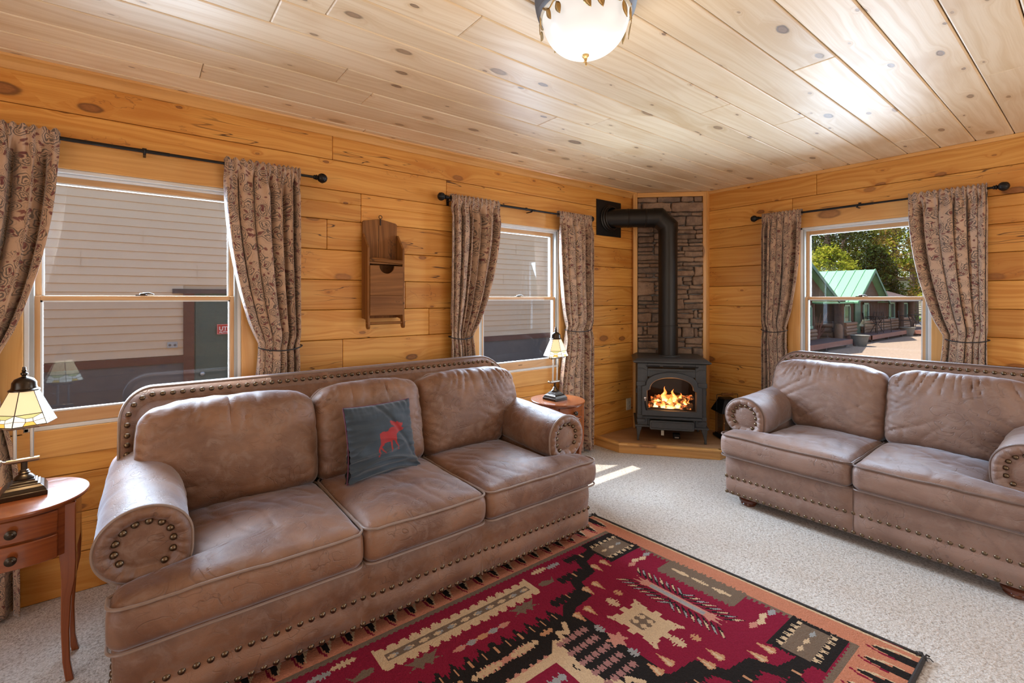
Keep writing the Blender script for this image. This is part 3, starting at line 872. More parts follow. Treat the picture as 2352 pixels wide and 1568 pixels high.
        for zz in (sz-.012, -sz+.010):
            mb = MB(); pth = [Vector(fn(x, y, zz)) for x, y in rrect(sx, sy, .045)]
            pth = [p+Vector((0, -.002 if p.y < 0 else 0, 0)) for p in pth]
            mb.tube(pth, .0048, 8, True); mb.build('piping', PIP, c)
    # --- back cushions
    be = [-(half-.055)]+[s_*1.0 for s_ in seams]+[half-.055]
    for i in range(len(be)-1):
        xa, xb = be[i]+.001, be[i+1]-.001; cx = (xa+xb)/2; sx = (xb-xa)/2
        left = i == 0; right = i == len(be)-2; ph = random.random()*50
        H_ = .234; D = .105
        def fn(x, y, z, left=left, right=right, cx=cx, sx=sx, ph=ph):
            u = x/sx; w_ = z/H_
            X = x; Z = z
            # rounded pillow outline
            X *= 1-.035*max(0, w_)**3
            X *= 1+.025*(1-w_*w_)
            Z -= .022*sstep(.55, 1, abs(u))*max(0, w_)
            Z += .010*(1-u*u)*max(0, w_)
            X += cx
            lowk = sstep(.15, -.75, w_)
            if left or right:
                x_in = (cx+sx) if left else (cx-sx); lim = half-.055; inn = inner+.015
                L_ = lim+(inn-lim)*lowk; tot = abs(lim-abs(x_in)) if x_in*(-1 if left else 1) > 0 else lim+abs(x_in)
                cur = tot-(lim-L_)
                X = x_in+(X-x_in)*cur/tot
            f = max(0, 1-abs(u)**2.4)*max(0, 1-abs(w_)**2.4)
            fr = 1 if y < 0 else .15
            Y = y-fr*.055*f**.7*(1 if y < 0 else -1)
            if y < 0:
                # wrinkles: diagonal creases from the corners plus soft dents on top
                q = NZ(X*5+w_*3+ph, Z*9-u*2, ph)
                q2 = NZ(X*11-w_*2.2+ph, Z*13+u*2.5, ph+3)
                edge = .35+.65*max(abs(u), max(0, w_))
                Y += .016*NZ(X*2.6, Z*3.4, ph+9)+.005*max(0, ridge(q))**5*edge
                sx_ = 1 if u > 0 else -1
                c1 = NZ((X*.55+sx_*Z*.85)*11+ph, (X*.85-sx_*Z*.55)*1.6, ph+31)
                Y += .012*max(0, ridge(c1))**5*(.25+.75*abs(u))*sstep(-.3, .2, NZ(X*3, Z*3, ph+40))
                sp_ = NZ(u*1.3+ph, Z*17+u*u*sx_*1.5, ph+11)
                Y += .010*max(0, ridge(sp_))**3*sstep(.62, .95, abs(u))
                # radiating pleats from the gathered top edge and corners
                fan = NZ(X*15+ph+u*w_*4, Z*2.2, ph+21)
                Y += .015*max(0, ridge(fan))**4*sstep(.15, .85, w_)*(.4+.6*sstep(-.2, .3, NZ(X*4, 0, ph)))
            if w_ > .5:
                Z += (.007*NZ(X*9+ph, Y*9, ph)+.005*ridge(NZ(X*14, Y*5, ph)))*sstep(.5, 1, w_)
            # lean back
            a = .20
            Y2 = Y*cos(a)+Z*sin(a); Z2 = Z*cos(a)-Y*sin(a)
            return (X, .682+Y2, .685+Z2)
        V, F_ = rbox(sx, D, H_, .06, (int(sx*2/.011), 8, 40), fn)
        mb = MB(); mb.add(V, F_); c = mb.build('back_cushion', lm, t)
        mb = MB(); pth = [fn(x, .02, z) for x, z in rrect(sx, H_, .06)]
        mb.tube(pth, .0035, 6, True); mb.build('seam', PIP, c)
    # --- nailheads
    camp = Vector((0, 0, EYE)); Mw = Matrix.Translation(loc) @ Matrix.Rotation(rz, 4, 'Z')
    nails.sort(key=lambda q: (Mw @ q[0]-camp).length*(1 if (Mw.to_3x3() @ q[1]).dot(camp-Mw @ q[0]) > 0 else 50))
    for p, nv in nails[:100]:
        o = bpy.data.objects.new('nailhead', NAIL); COL.objects.link(o); o.parent = t; o.location = p
        o.rotation_euler = nv.to_track_quat('Z', 'Y').to_euler()
    mb = MB(); vs = [v.co.copy() for v in NAIL.vertices]; fs = [tuple(f.vertices) for f in NAIL.polygons]
    for p, nv in nails[100:]:
        Q = nv.to_track_quat('Z', 'Y').to_matrix(); mb.add([tuple(Q @ v+p) for v in vs], fs)
    o = mb.build('nailheads', M['nail'], t); o['kind'] = 'stuff'
    return t
sofa('sofa', 'long brown leather three-seat sofa with brass nailheads, under the left windows', 'sofa', (.975, 1.845, 0), 0, 1.045, [-.285, .298], 'leather', 4)
sofa('loveseat', 'taupe leather two-seat loveseat with brass nailheads, under the right wall window', 'loveseat', (3.11, .885, 0), -pi/2, .735, [0.], 'leather2', 8)

# ------------------------------------------------------------------ moose pillow
MOOSE = [(590,1100),(600,1010),(625,940),(650,895),(632,800),(640,730),(690,700),(785,705),(830,655),(880,648),(925,650),(870,610),(848,560),(860,532),(900,548),(950,570),(968,590),(975,560),(992,575),(1000,565),(1015,600),(1040,590),(1062,615),(1095,600),(1090,645),(1058,665),(1070,690),(1108,700),(1085,730),(1030,745),(985,755),(940,780),(930,830),(915,880),(935,950),(950,1010),(985,1042),(940,1042),(925,985),(895,915),(875,870),(850,865),(845,930),(830,985),(815,1030),(840,1055),(800,1045),(798,1010),(820,950),(815,885),(780,885),(715,890),(700,925),(665,945),(690,1020),(720,1065),(680,1040),(650,985),(635,965),(618,1040),(615,1100)]
pm = [((x-775)/1270*.40, (820-y)/1330*.41) for x, y in MOOSE]
pt = thing('throw_pillow', 'slate blue pillow with a red moose silhouette, on the middle seat of the sofa', 'pillow', (.955, 2.283, .672), 0)
pt.rotation_euler = (radians(-13), radians(1), radians(7))
def pil(u, w, side):
    # u,w in -1..1
    sag = 0
    x = u*.185; z = w*.176
    pin = 1-.045*(1-abs(w)**2)*abs(u)**3; x *= pin; z *= 1-.04*(1-abs(u)**2)*abs(w)**3
    f = (max(0, 1-abs(u)**2.2)*max(0, 1-abs(w)**2.2))**.55
    th = .066*f+.003
    wr = .030*max(0, ridge(NZ(u*.8+w*.5, w*3.6+.7*u*u, 3)))**2*sstep(.2, -.7, w)+.016*NZ(u*2, w*5, 5)*f+.012*NZ(u*2+4, w*9, 2)*sstep(.35, 1, abs(u))+.006*NZ(u*10, w*3, 2)*sstep(.5, 1, w)-.008*exp(-((u*.9+w*.55-.45)/.07)**2)
    if w < 0: x += .012*w*w*(1 if u > 0 else -1)*abs(u)**2
    return (x, -side*(th)-wr*side, z)
mb = MB(); N = 170
G = [[pil(-1+2*i/N, -1+2*j/N, 1) for j in range(N+1)] for i in range(N+1)]
V = [G[i][j] for i in range(N+1) for j in range(N+1)]
o0 = len(mb.v); mb.v += V
for i in range(N):
    for j in range(N):
        cx, cz = (-1+2*(i+.5)/N)*.19, (-1+2*(j+.5)/N)*.187
        mb.f.append((i*(N+1)+j, (i+1)*(N+1)+j, (i+1)*(N+1)+j+1, i*(N+1)+j+1)); mb.m.append(1 if inpoly(cx, cz, pm) else 0); mb.r.append(.5); mb.uv.append([(0, 0)]*4)
b = len(mb.v); n2 = 40
V2 = [pil(-1+2*i/n2, -1+2*j/n2, -1) for i in range(n2+1) for j in range(n2+1)]
mb.add(V2, [(i*(n2+1)+j, (i+1)*(n2+1)+j, (i+1)*(n2+1)+j+1, i*(n2+1)+j+1) for i in range(n2) for j in range(n2)])
mb.build('cover', [M['pillow'], M['pillow_red']], pt, angle=180)
mb = MB(); pth = []
for k in range(160):
    s_ = k/40; e = int(s_); q = -1+2*(s_-e)
    u, w = [(q, -1), (1, q), (-q, 1), (-1, -q)][e]; a = pil(u, w, 1); bb = pil(u, w, -1); pth.append(((a[0]+bb[0])/2, 0, (a[2]+bb[2])/2))
mb.tube(pth, .0035, 6, True); mb.build('piping', M['pillow_pipe'], pt)

# ------------------------------------------------------------------ rug (woven picture as coloured pile cells)
RED=(.20,.012,.030); SAL=(.45,.17,.095); BLK=(.019,.015,.013); CRM=(.52,.36,.21); TAU=(.155,.105,.07); GRY=(.27,.26,.24); PNK=(.46,.20,.14); TAN=(.45,.22,.11); ROS=(.30,.14,.12)
x0r, x1r, y0r, y1r = -.12, 2.30, .44, 2.02; CS = .0055
nx, ny = int((x1r-x0r)/CS), int((y1r-y0r)/CS)
xs = x0r+(np.arange(nx)+.5)*(x1r-x0r)/nx; yy = y0r+(np.arange(ny)+.5)*(y1r-y0r)/ny
GX, GY = np.meshgrid(xs, yy, indexing='ij'); IMG = np.zeros((nx, ny, 3)); IMG[:] = SAL
def poly_mask(P):
    c = np.zeros(GX.shape, bool); j = len(P)-1
    for i in range(len(P)):
        xi, yi = P[i]; xj, yj = P[j]
        if yi != yj:
            m_ = ((yi > GY) != (yj > GY)) & (GX < (xj-xi)*(GY-yi)/(yj-yi)+xi); c ^= m_
        j = i
    return c
CYR, CXR = 1.225, 1.09
def paint(P, col, sym=True, fx_=True):
    for a in ((0, 1) if sym else (0,)):
        Q = [(x, 2*CYR-y) for x, y in P] if a else P
        for b_ in ((0, 1) if fx_ else (0,)):
            Q2 = [(2*CXR-x, y) for x, y in Q] if b_ else Q
            IMG[poly_mask(Q2)] = col
def rect(a, b, c, d): return [(a, b), (c, b), (c, d), (a, d)]
def zig_bar(ax, a0, a1, c, hw, tooth, step_, along='x'):
    """bar with comb teeth on both long sides"""
    P = []; n = int(round((a1-a0)/step_))
    for k in range(n):
        q = a0+(a1-a0)*k/n; w_ = (a1-a0)/n
        P += [(q, c+hw), (q+w_*.25, c+hw+tooth*.9), (q+w_*.4, c+hw+tooth*.25), (q+w_*.55, c+hw+tooth), (q+w_*.95, c+hw)]
    for k in range(n-1, -1, -1):
        q = a0+(a1-a0)*k/n; w_ = (a1-a0)/n
        P += [(q+w_*.95, c-hw), (q+w_*.55, c-hw-tooth), (q+w_*.4, c-hw-tooth*.25), (q+w_*.25, c-hw-tooth*.9), (q, c-hw)]
    return P if along == 'x' else [(y_, x_) for x_, y_ in P]
def dia(cx, cy, hx, hy): return [(cx-hx, cy), (cx, cy+hy), (cx+hx, cy), (cx, cy-hy)]
def cloud(cx, cy, hx, hy, n, along='x'):
    """row of fused small diamonds"""
    for k in range(n):
        q = -hx+2*hx*(k+.5)/n; w_ = hx/n*1.5; h_ = hy*(1-.45*abs(q)/hx)
        yield dia(cx+q, cy, w_, h_) if along == 'x' else dia(cx, cy+q, h_, w_)
# borders
IMG[(GX < x0r+.012)|(GX > x1r-.012)] = BLK
m_ = ((GX > x1r-.02) & (GX < x1r-.013))|((GX < x0r+.02) & (GX > x0r+.013)); IMG[m_] = CRM
for k in range(27):
    q = -.075+.092*k
    for s_ in (0, 1):
        # stepped black wedge pointing to the field with cream and red tips
        paint([(q-.022,.44),(q+.022,.44),(q+.022,.50),(q+.012,.50),(q+.012,.56),(q,.585),(q-.012,.56),(q-.012,.53),(q-.022,.53)], BLK, True, False)
    paint([(q+.022,.47),(q+.030,.47),(q+.030,.525),(q+.016,.56),(q+.010,.585),(q+.006,.575),(q+.016,.52),(q+.022,.51)], CRM, True, False)
    paint([(q-.030,.50),(q-.022,.50),(q-.016,.57),(q-.004,.60),(q-.012,.60),(q-.026,.57)], RED, True, False)
# taupe guard line + red field with serration
fx0, fx1, fy0, fy1 = 2*CXR-2.185, 2.185, .612, 1.838
IMG[poly_mask(rect(fx0, fy0, fx1, fy1))] = TAU
ser = .004*np.sign(np.sin(GX*260))+.004*np.sign(np.sin(GY*260))
IMG[(GX > fx0+.022+ser)&(GX < fx1-.022-ser)&(GY > fy0+.022+ser)&(GY < fy1-.022-ser)] = RED
# stepped black bands forming the big medallion
band = [(2.0,1.80),(1.94,1.80),(1.775,1.79),(1.767,1.755),(1.79,1.735),(1.87,1.735),(1.87,1.69),(1.775,1.69),(1.80,1.592),(1.60,1.67),(1.585,1.645),(1.628,1.60),(1.67,1.58),(1.60,1.50),(1.46,1.56),(1.448,1.535),(1.48,1.50),(1.42,1.50)]
# stepped ribbon (centre line with width)
rib = [(1.96,1.745),(1.82,1.705),(1.785,1.62),(1.665,1.60),(1.62,1.50),(1.50,1.485),(1.45,1.44)]
def ribbon(pts, w_, col):
    for (a, b_), (c, d) in zip(pts[:-1], pts[1:]):
        l = hypot(c-a, d-b_); ux, uy = (c-a)/l, (d-b_)/l
        paint([(a-uy*w_-ux*w_*.6, b_+ux*w_-uy*w_*.6), (c-uy*w_+ux*w_*.6, d+ux*w_+uy*w_*.6), (c+uy*w_+ux*w_*.6, d-ux*w_+uy*w_*.6), (a+uy*w_-ux*w_*.6, b_-ux*w_-uy*w_*.6)], col)
ribbon(rib, .026, BLK)
for (a, b_) in [(1.88,1.745),(1.80,1.765),(1.72,1.655),(1.65,1.66),(1.57,1.545),(1.50,1.555)]:
    paint(zig_bar(0, a-.05, a+.05, b_-.015, .012, .022, .033), BLK)
for (a, b_) in [(1.86,1.745),(1.70,1.645),(1.55,1.545)]: paint(rect(a-.004, b_-.02, a+.004, b_+.012), TAN)
# central black medallion with toothed top
IMG[poly_mask(rect(2*CXR-1.44, 1.02, 1.44, 1.43))] = BLK
paint([(1.44,1.44),(1.36,1.47),(.8,1.47),(.72,1.44),(.72,1.0),(1.44,1.0)], BLK)
paint([(1.44,1.44),(1.50,1.16),(1.50,1.02),(1.40,1.02)], BLK)
for k in range(14):
    q = 1.40-.063*k
    if q < CXR-.02: break
    for s_ in (1, -1):
        pass
    paint([(q-.03,1.455),(q-.024,1.50),(q-.014,1.485),(q-.010,1.515),(q,1.53),(q+.008,1.51),(q+.016,1.49),(q+.026,1.50),(q+.03,1.455)], BLK)
    paint(rect(q-.003,1.46,q+.003,1.495), TAN)
for (c, col) in (((1.03,1.415), PNK), ((1.18,1.415), CRM)):
    for P in cloud(c[0], c[1], .065, .028, 6): paint(P, col, True, True)
for P in cloud(1.31, 1.43, .03, .02, 3): paint(P, TAN)
# cream stepped ribbon
ribbon([(1.405,1.425),(1.375,1.375),(1.345,1.40),(1.33,1.345),(1.30,1.36),(1.27,1.31)], .011, CRM)
ribbon([(1.265,1.31),(1.245,1.22),(1.285,1.16),(1.26,1.12),(1.30,1.08),(1.28,1.225)], .012, CRM)
# inner cream framed square with red centre
paint([(1.26,1.315),(1.06,1.33),(.92,1.33),(.92,1.12),(1.26,1.12)], CRM)
paint([(1.228,1.272),(1.115,1.285),(1.065,1.285),(1.065,1.16),(1.228,1.16)], RED)
for k in range(5): paint([(1.06-.0+.035*k,1.325),(1.075+.035*k,1.345),(1.09+.035*k,1.325)], PNK)
paint(zig_bar(0, 1.10, 1.21, 1.225, .006, .018, .03), GRY)
# rosy comb rows on black
for yv in (1.285, 1.225, 1.165, 1.105):
    for k in range(5):
        q = 1.295+.034*k
        paint([(q-.006,yv),(q+.004,yv+.02),(q+.012,yv+.008),(q+.02,yv+.02),(q+.026,yv),(q+.02,yv-.02),(q+.012,yv-.008),(q+.004,yv-.02)], ROS)
# cream bar with teeth
paint(zig_bar(0, .70, 1.48, 1.70, .040, .026, .05), CRM); paint(rect(.70,1.66,.712,1.775), CRM)
paint([(.735,1.683),(1.45,1.683),(1.45,1.72),(.735,1.72)], TAU)
for k in range(11):
    q = .765+.066*k; col = GRY if k % 3 == 0 else CRM
    paint([(q-.022,1.700),(q,1.712),(q+.022,1.700),(q,1.689)], col)
# diamond chain between bar and medallion
for k, (q, w_, col) in enumerate([(.985,.03,GRY),(1.04,.035,PNK),(1.095,.03,TAN),(1.145,.028,GRY),(1.20,.035,PNK)]): paint(dia(q, 1.572, w_, .017), col)
for c in ((.86,1.60),(1.36,1.60)):
    paint([(c[0]-.05,c[1]-.02),(c[0]-.02,c[1]),(c[0]-.05,c[1]+.03),(c[0]-.02,c[1]+.022),(c[0],c[1]+.035),(c[0]+.02,c[1]+.02),(c[0]+.05,c[1]+.03),(c[0]+.02,c[1]),(c[0]+.05,c[1]-.02),(c[0]+.015,c[1]-.01),(c[0],c[1]-.035),(c[0]-.015,c[1]-.01)], TAU)
for P in cloud(1.585, 1.775, .045, .025, 5): paint(P, CRM)
for P in cloud(1.675, 1.765, .04, .022, 5): paint(P, GRY)
paint([(1.50,1.69),(1.54,1.70),(1.58,1.68),(1.60,1.70),(1.58,1.66),(1.54,1.66),(1.51,1.67)], TAU)
# corner boxes
paint(zig_bar(0, 1.60, 1.81, 2.06, .118, .012, .022, 'y'), BLK)
paint(rect(1.955,1.648,2.165,1.752), TAU)
for k in range(6):
    q = 1.965+.036*k
    for yb_, sg_ in ((1.752, 1), (1.648, -1)):
        paint([(q-.002,yb_-sg_*.004),(q+.006,yb_+sg_*.03),(q+.012,yb_+sg_*.012),(q+.018,yb_+sg_*.03),(q+.026,yb_-sg_*.004),(q+.016,yb_+sg_*.004),(q+.012,yb_),(q+.008,yb_+sg_*.004)], CRM)
for q, col in ((2.0,CRM),(2.06,CRM),(2.12,GRY)): paint(dia(q, 1.70, .026, .011), col)
# little kites
for (a, b_) in [(1.87,1.622),(1.69,1.518),(1.52,1.416)]:
    for dx in (-.034, .034):
        paint([(a+dx-.022,b_+.018),(a+dx,b_+.03),(a+dx+.022,b_+.018),(a+dx,b_-.05)], TAN)
        paint([(a+dx-.014,b_+.018),(a+dx,b_+.024),(a+dx+.004,b_),(a+dx,b_-.03)], CRM)
for P in cloud(1.675, 1.385, .032, .034, 5, 'y'): paint(P, CRM)
for P in cloud(1.75, 1.415, .02, .026, 3, 'y'): paint(P, TAN)
for P in cloud(1.495, 1.31, .022, .026, 3, 'y'): paint(P, GRY)
paint([(1.50,1.275),(1.515,1.245),(1.545,1.25),(1.53,1.225),(1.545,1.20),(1.515,1.205),(1.50,1.175),(1.485,1.205),(1.455,1.20),(1.47,1.225),(1.455,1.25),(1.485,1.245)], PNK)
for k, (q, col) in enumerate([(2.0,PNK),(2.045,CRM),(2.09,CRM),(2.14,GRY)]): paint(dia(q, 1.53+(.006 if k % 2 else -.006), .032, .017), col)
# taupe toothed bar
paint(zig_bar(0, 1.04, 1.42, 2.12, .055, .026, .048, 'y'), TAU)
for yc in (1.325, 1.225, 1.12):
    for P in cloud(2.12, yc, .042, .016, 7, 'y'): paint(P, CRM)
# feathered arrow
paint(rect(1.897,1.075,1.935,1.36), PNK); paint(rect(1.905,1.09,1.927,1.345), GRY)
for k in range(9):
    yv = CYR+.04*k if True else 0
    for sg_ in (1, -1):
        b0 = 1.916+sg_*.018; yv2 = 1.215+.032*k*1.0
        if yv2 > 1.47: continue
        paint([(b0,yv2-.02),(b0+sg_*.05,yv2+.022),(b0+sg_*.072,yv2+.058),(b0+sg_*.03,yv2+.026)], BLK)
        paint([(b0+sg_*.028,yv2+.008),(b0+sg_*.056,yv2+.034),(b0+sg_*.068,yv2+.054),(b0+sg_*.04,yv2+.032)], CRM if k % 2 else GRY)
paint([(1.90,1.36),(1.932,1.36),(1.96,1.43),(1.945,1.40),(1.93,1.40),(1.935,1.45),(1.916,1.40),(1.898,1.45),(1.90,1.40),(1.885,1.40),(1.87,1.43)], PNK)
# cream cross medallion
cr = [(1.555,1.205),(1.60,1.20),(1.60,1.155),(1.64,1.15),(1.64,1.112),(1.655,1.112),(1.658,1.085),(1.668,1.112),(1.70,1.112),(1.70,1.15),(1.74,1.155),(1.74,1.20),(1.79,1.205),(1.79,1.245),(1.74,1.25),(1.74,1.295),(1.70,1.30),(1.70,1.338),(1.668,1.338),(1.658,1.365),(1.655,1.338),(1.64,1.338),(1.64,1.30),(1.60,1.295),(1.60,1.25),(1.555,1.245)]
cr = [((x-1.67)*1.0+1.67, y) for x, y in cr]
paint(rect(1.597,1.122,1.748,1.312), CRM, False)
for q_ in (-.055, 0, .055):
    for sg_ in (1, -1):
        e_ = .118 if q_ == 0 else .108
        paint(rect(1.6725+q_*1.1-.015, CYR-.008+min(0, sg_*e_), 1.6725+q_*1.1+.015, CYR-.008+max(0, sg_*e_)), CRM, False)
        e_ = .10 if q_ == 0 else .09
        paint(rect(1.6725+min(0, sg_*e_), CYR-.008+q_*1.25-.018, 1.6725+max(0, sg_*e_), CYR-.008+q_*1.25+.018), CRM, False)
for sx_ in (-1, 1):
    for sy_ in (-1, 1):
        cx_, cy_ = 1.6725+sx_*.086, CYR-.008+sy_*.105
        paint([(cx_-sx_*.02,cy_-sy_*.005),(cx_+sx_*.004,cy_+sy_*.022),(cx_+sx_*.012,cy_+sy_*.016),(cx_+sx_*.006,cy_-sy_*.02)], CRM, False)
paint(zig_bar(0, 1.625, 1.715, CYR, .030, .010, .03), TAU, False)
for dx in (-.022, .022):
    for dy in (-.02, .02): paint(dia(1.67+dx, CYR+dy, .017, .016), CRM, False)
paint(rect(1.663,1.185,1.677,1.265), TAU, False); paint(rect(1.63,1.219,1.71,1.231), TAU, False)
rug = thing('area_rug', 'crimson, black and cream southwestern patterned rug on the carpet before the long sofa', 'rug', (0, 0, 0))
mb = MB()
def shear(x, y): return x+.06*(CYR-y)*max(0, x-.9)/1.3
nv = (nx+1)*(ny+1)
ex = x0r+np.arange(nx+1)*(x1r-x0r)/nx; ey = y0r+np.arange(ny+1)*(y1r-y0r)/ny
verts = [(shear(x, y), y, .0135+.0012*NZ(x*60, y*60, 0)) for x in ex for y in ey]
faces = [(i*(ny+1)+j, (i+1)*(ny+1)+j, (i+1)*(ny+1)+j+1, i*(ny+1)+j+1) for i in range(nx) for j in range(ny)]
me = bpy.data.meshes.new('pile'); me.from_pydata(verts, [], faces); me.materials.append(M['rug'])
ca = me.color_attributes.new('Col', 'FLOAT_COLOR', 'CORNER')
fl = np.repeat(np.concatenate([IMG.reshape(-1, 3), np.ones((nx*ny, 1))], axis=1), 4, axis=0).astype(np.float32)
ca.data.foreach_set('color', fl.ravel()); me.polygons.foreach_set('use_smooth', [True]*len(me.polygons))
po = bpy.data.objects.new('pile', me); COL.objects.link(po); po.parent = rug
mb = MB()
c4 = [(shear(x, y), y) for x, y in ((x0r, y0r), (x1r, y0r), (x1r, y1r), (x0r, y1r))]
pth = []
for i in range(4):
    a, b_ = c4[i], c4[(i+1) % 4]
    for k in range(30): pth.append((a[0]+(b_[0]-a[0])*k/30+.002*NZ(k, i, 0), a[1]+(b_[1]-a[1])*k/30+.002*NZ(k, i, 5), .009))
mb.tube(pth, .009, 8, True); mb.build('bound_edge', M['binding'], rug)
for c in c4:
    mb = MB()
    for k in range(12):
        a = random.random()*6.3; l = random.uniform(.012, .03)
        mb.tube([(c[0], c[1], .01), (c[0]+l*.6*cos(a), c[1]+l*.6*sin(a), .018), (c[0]+l*cos(a), c[1]+l*sin(a), .012)], .002, 5)
    mb.build('corner_knot', M['binding'], rug)
# ------------------------------------------------------------------ wood stove
SA = atan2(-.7766, .63); HZ = .09
st = thing('wood_stove', 'black cast-iron wood stove with arched glass door and a burning fire, on the corner hearth', 'stove', (3.75, 2.446, HZ), SA)
mb = MB()
B0, B1 = .135, .70   # body z range
D0, D1 = .0, .44
mb.box(-.295, D0, B0, -.28, D1, B1); mb.box(.28, D0, B0, .295, D1, B1); mb.box(-.295, D1-.015, B0, .295, D1, B1); mb.box(-.295, D0, B0, .295, D1, B0+.02); mb.box(-.295, D0, .672, .295, D1, B1)
# front plate around the opening
mb.box(-.295, -.004, B0, -.205, .014, B1); mb.box(.205, -.004, B0, .295, .014, B1); mb.box(-.205, -.004, B0, .205, .014, .28); mb.box(-.205, -.004, .58, .205, .014, .655); mb.box(-.205, -.004, .68, .205, .014, B1)
# corner pilasters / raised bands
for s_ in (-1, 1):
    mb.box(s_*.262-.036, -.012, .262-.06, s_*.262+.036, .02, .235); mb.box(s_*.262-.04, -.016, .495, s_*.262+.04, .03, .535)
    mb.box(s_*.262-.038, -.012, .165, s_*.262+.038, .03, .195)
    mb.box(s_*.30-.006, .04, .42, s_*.30+.006, .09, .46)
# base skirt moulding
for a, b, c, d in [(-.315, -.02, -.18, .46), (.18, -.02, .315, .46)]:
    mb.box(a, b, .125, c, d, .142)
mb.box(-.315, .40, .125, .315, .46, .142)
mb.build('body', M['cast'], st, smooth=False, bevel=.004)
# raised line under vents
mb = MB()
for s_ in (-1, 1): mb.tube([(s_*.288, -.006, .655), (s_*.245, -.006, .655), (s_*.215, -.006, .637), (0, -.006, .637)], .004, 6)
mb.build('raised_bead', M['cast'], st)
# vents
for a, b in [(-.222, -.10), (-.07, .07), (.10, .235)]:
    mb = MB()
    e = .012; mb.prism([(a, .681), (b, .681), (b-(e if b > .1 else 0), .667), (a+(e if a < -.1 else 0), .667)], -.0062, .01)
    mb.build('vent_slot', M['dark'], st, smooth=False)
# top
mb = MB(); L = []
for x_, y0_, y1_, z in [(.30,-.006,.445,.70),(.325,-.035,.455,.708),(.335,-.045,.46,.716),(.333,-.043,.46,.722),(.30,-.012,.45,.744),(.285,.0,.44,.748)]:
    L.append([(-x_, y0_, z), (x_, y0_, z), (x_, y1_, z), (-x_, y1_, z)])
mb.loops(L, capa=True, capb=True); mb.build('top_plate', M['cast'], st, smooth=False, bevel=.003)
mb = MB(); mb.lathe([(.105,.746),(.105,.754),(.097,.758),(.09,.758)], (.0, .24, 0), 32); mb.build('flue_collar', M['cast'], st)
# door (arched)
def arch(xw, zb, zs, xs, zt, n=16, sh=.0):
    P = [(-xw, zb), (xw, zb), (xw, zs)]
    # elliptical arch between (+xs,zs2) and (-xs,zs2)
    z2 = zs+.012
    for i in range(n+1):
        a = pi*i/n; P.append((xs*cos(a), z2+(zt-z2)*sin(a)**.85))
    P.append((-xw, zs)); return P
O = arch(.258, .232, .495, .222, .628); I = arch(.208, .284, .458, .183, .578)
Oi = [(x*.985, .43+(z-.43)*.985) for x, z in O]; Ii = [(x*1.03, .43+(z-.43)*1.03) for x, z in I]
mb = MB(); L = [[(x, -.004, z) for x, z in O], [(x, -.03, z) for x, z in O], [(x, -.036, z) for x, z in Oi], [(x, -.036, z) for x, z in Ii], [(x, -.028, z) for x, z in I], [(x, -.004, z) for x, z in I]]
L.append(L[0]); mb.loops(L); dr = mb.build('door', M['cast'], st, angle=30)
mb = MB(); mb.prism([(x*1.01, .43+(z-.43)*1.01) for x, z in I], -.014, -.010); mb.build('pane', M['stoveglass'], dr, smooth=False)
hd = MB(); hd.sphere((-.232, -.052, .395), .012, 12); hd.cyl((-.232, -.05, .395), (-.228, -.05, .365), .006); hb_ = hd.build('handle', M['chrome'], dr)
mb = MB(); mb.tube([(-.228, -.05, .372), (-.224, -.056, .34), (-.219, -.056, .30), (-.216, -.052, .286)], [.006, .0085, .008, .006], 8); mb.build('grip', M['iron'], hb_)
# ash lip
mb = MB(); L = []
for dy, z in [(-.004, .232), (-.06, .226), (-.068, .219), (-.06, .212), (-.004, .205)]: L.append([(-.25 if dy > -.01 else -.245, dy, z), (.255 if dy > -.01 else .25, dy, z)])
mb.loops(L, close=False); mb.box(-.247, -.055, .211, .252, -.004, .226); mb.build('ash_lip', M['cast'], st, angle=60)
# ash drawer
mb = MB(); P = rrect(.19, .042, .014); mb.loops([[(x, -.006, z+.156) for x, z in P], [(x, -.045, z+.156) for x, z in P], [(x*.985, -.05, z*.94+.156) for x, z in P], [(x*.93, -.05, z*.7+.156) for x, z in P], [(x*.92, -.044, z*.62+.156) for x, z in P]], capa=True, capb=True)
mb.build('ash_drawer', M['cast'], st, angle=30)
# legs
for sx in (-1, 1):
    for y, f_ in ((.0, 1), (.40, -1)):
        mb = MB(); L = []
        for z, w_, dx in [(.128, .05, .008), (.11, .046, .006), (.08, .032, .0), (.05, .023, -.004), (.02, .017, -.005), (.008, .016, -.005), (.006, .022, -.002), (0, .022, -.002)]:
            xo_ = sx*(.300+dx*.5); xi_ = xo_-sx*w_
            L.append([(xo_, y-.012, z), (xi_, y-.012, z), (xi_, y+w_*.9, z), (xo_, y+w_*.9, z)])
        mb.loops(L, capa=True, capb=True); mb.build('leg', M['cast'], st, smooth=False, bevel=.003)
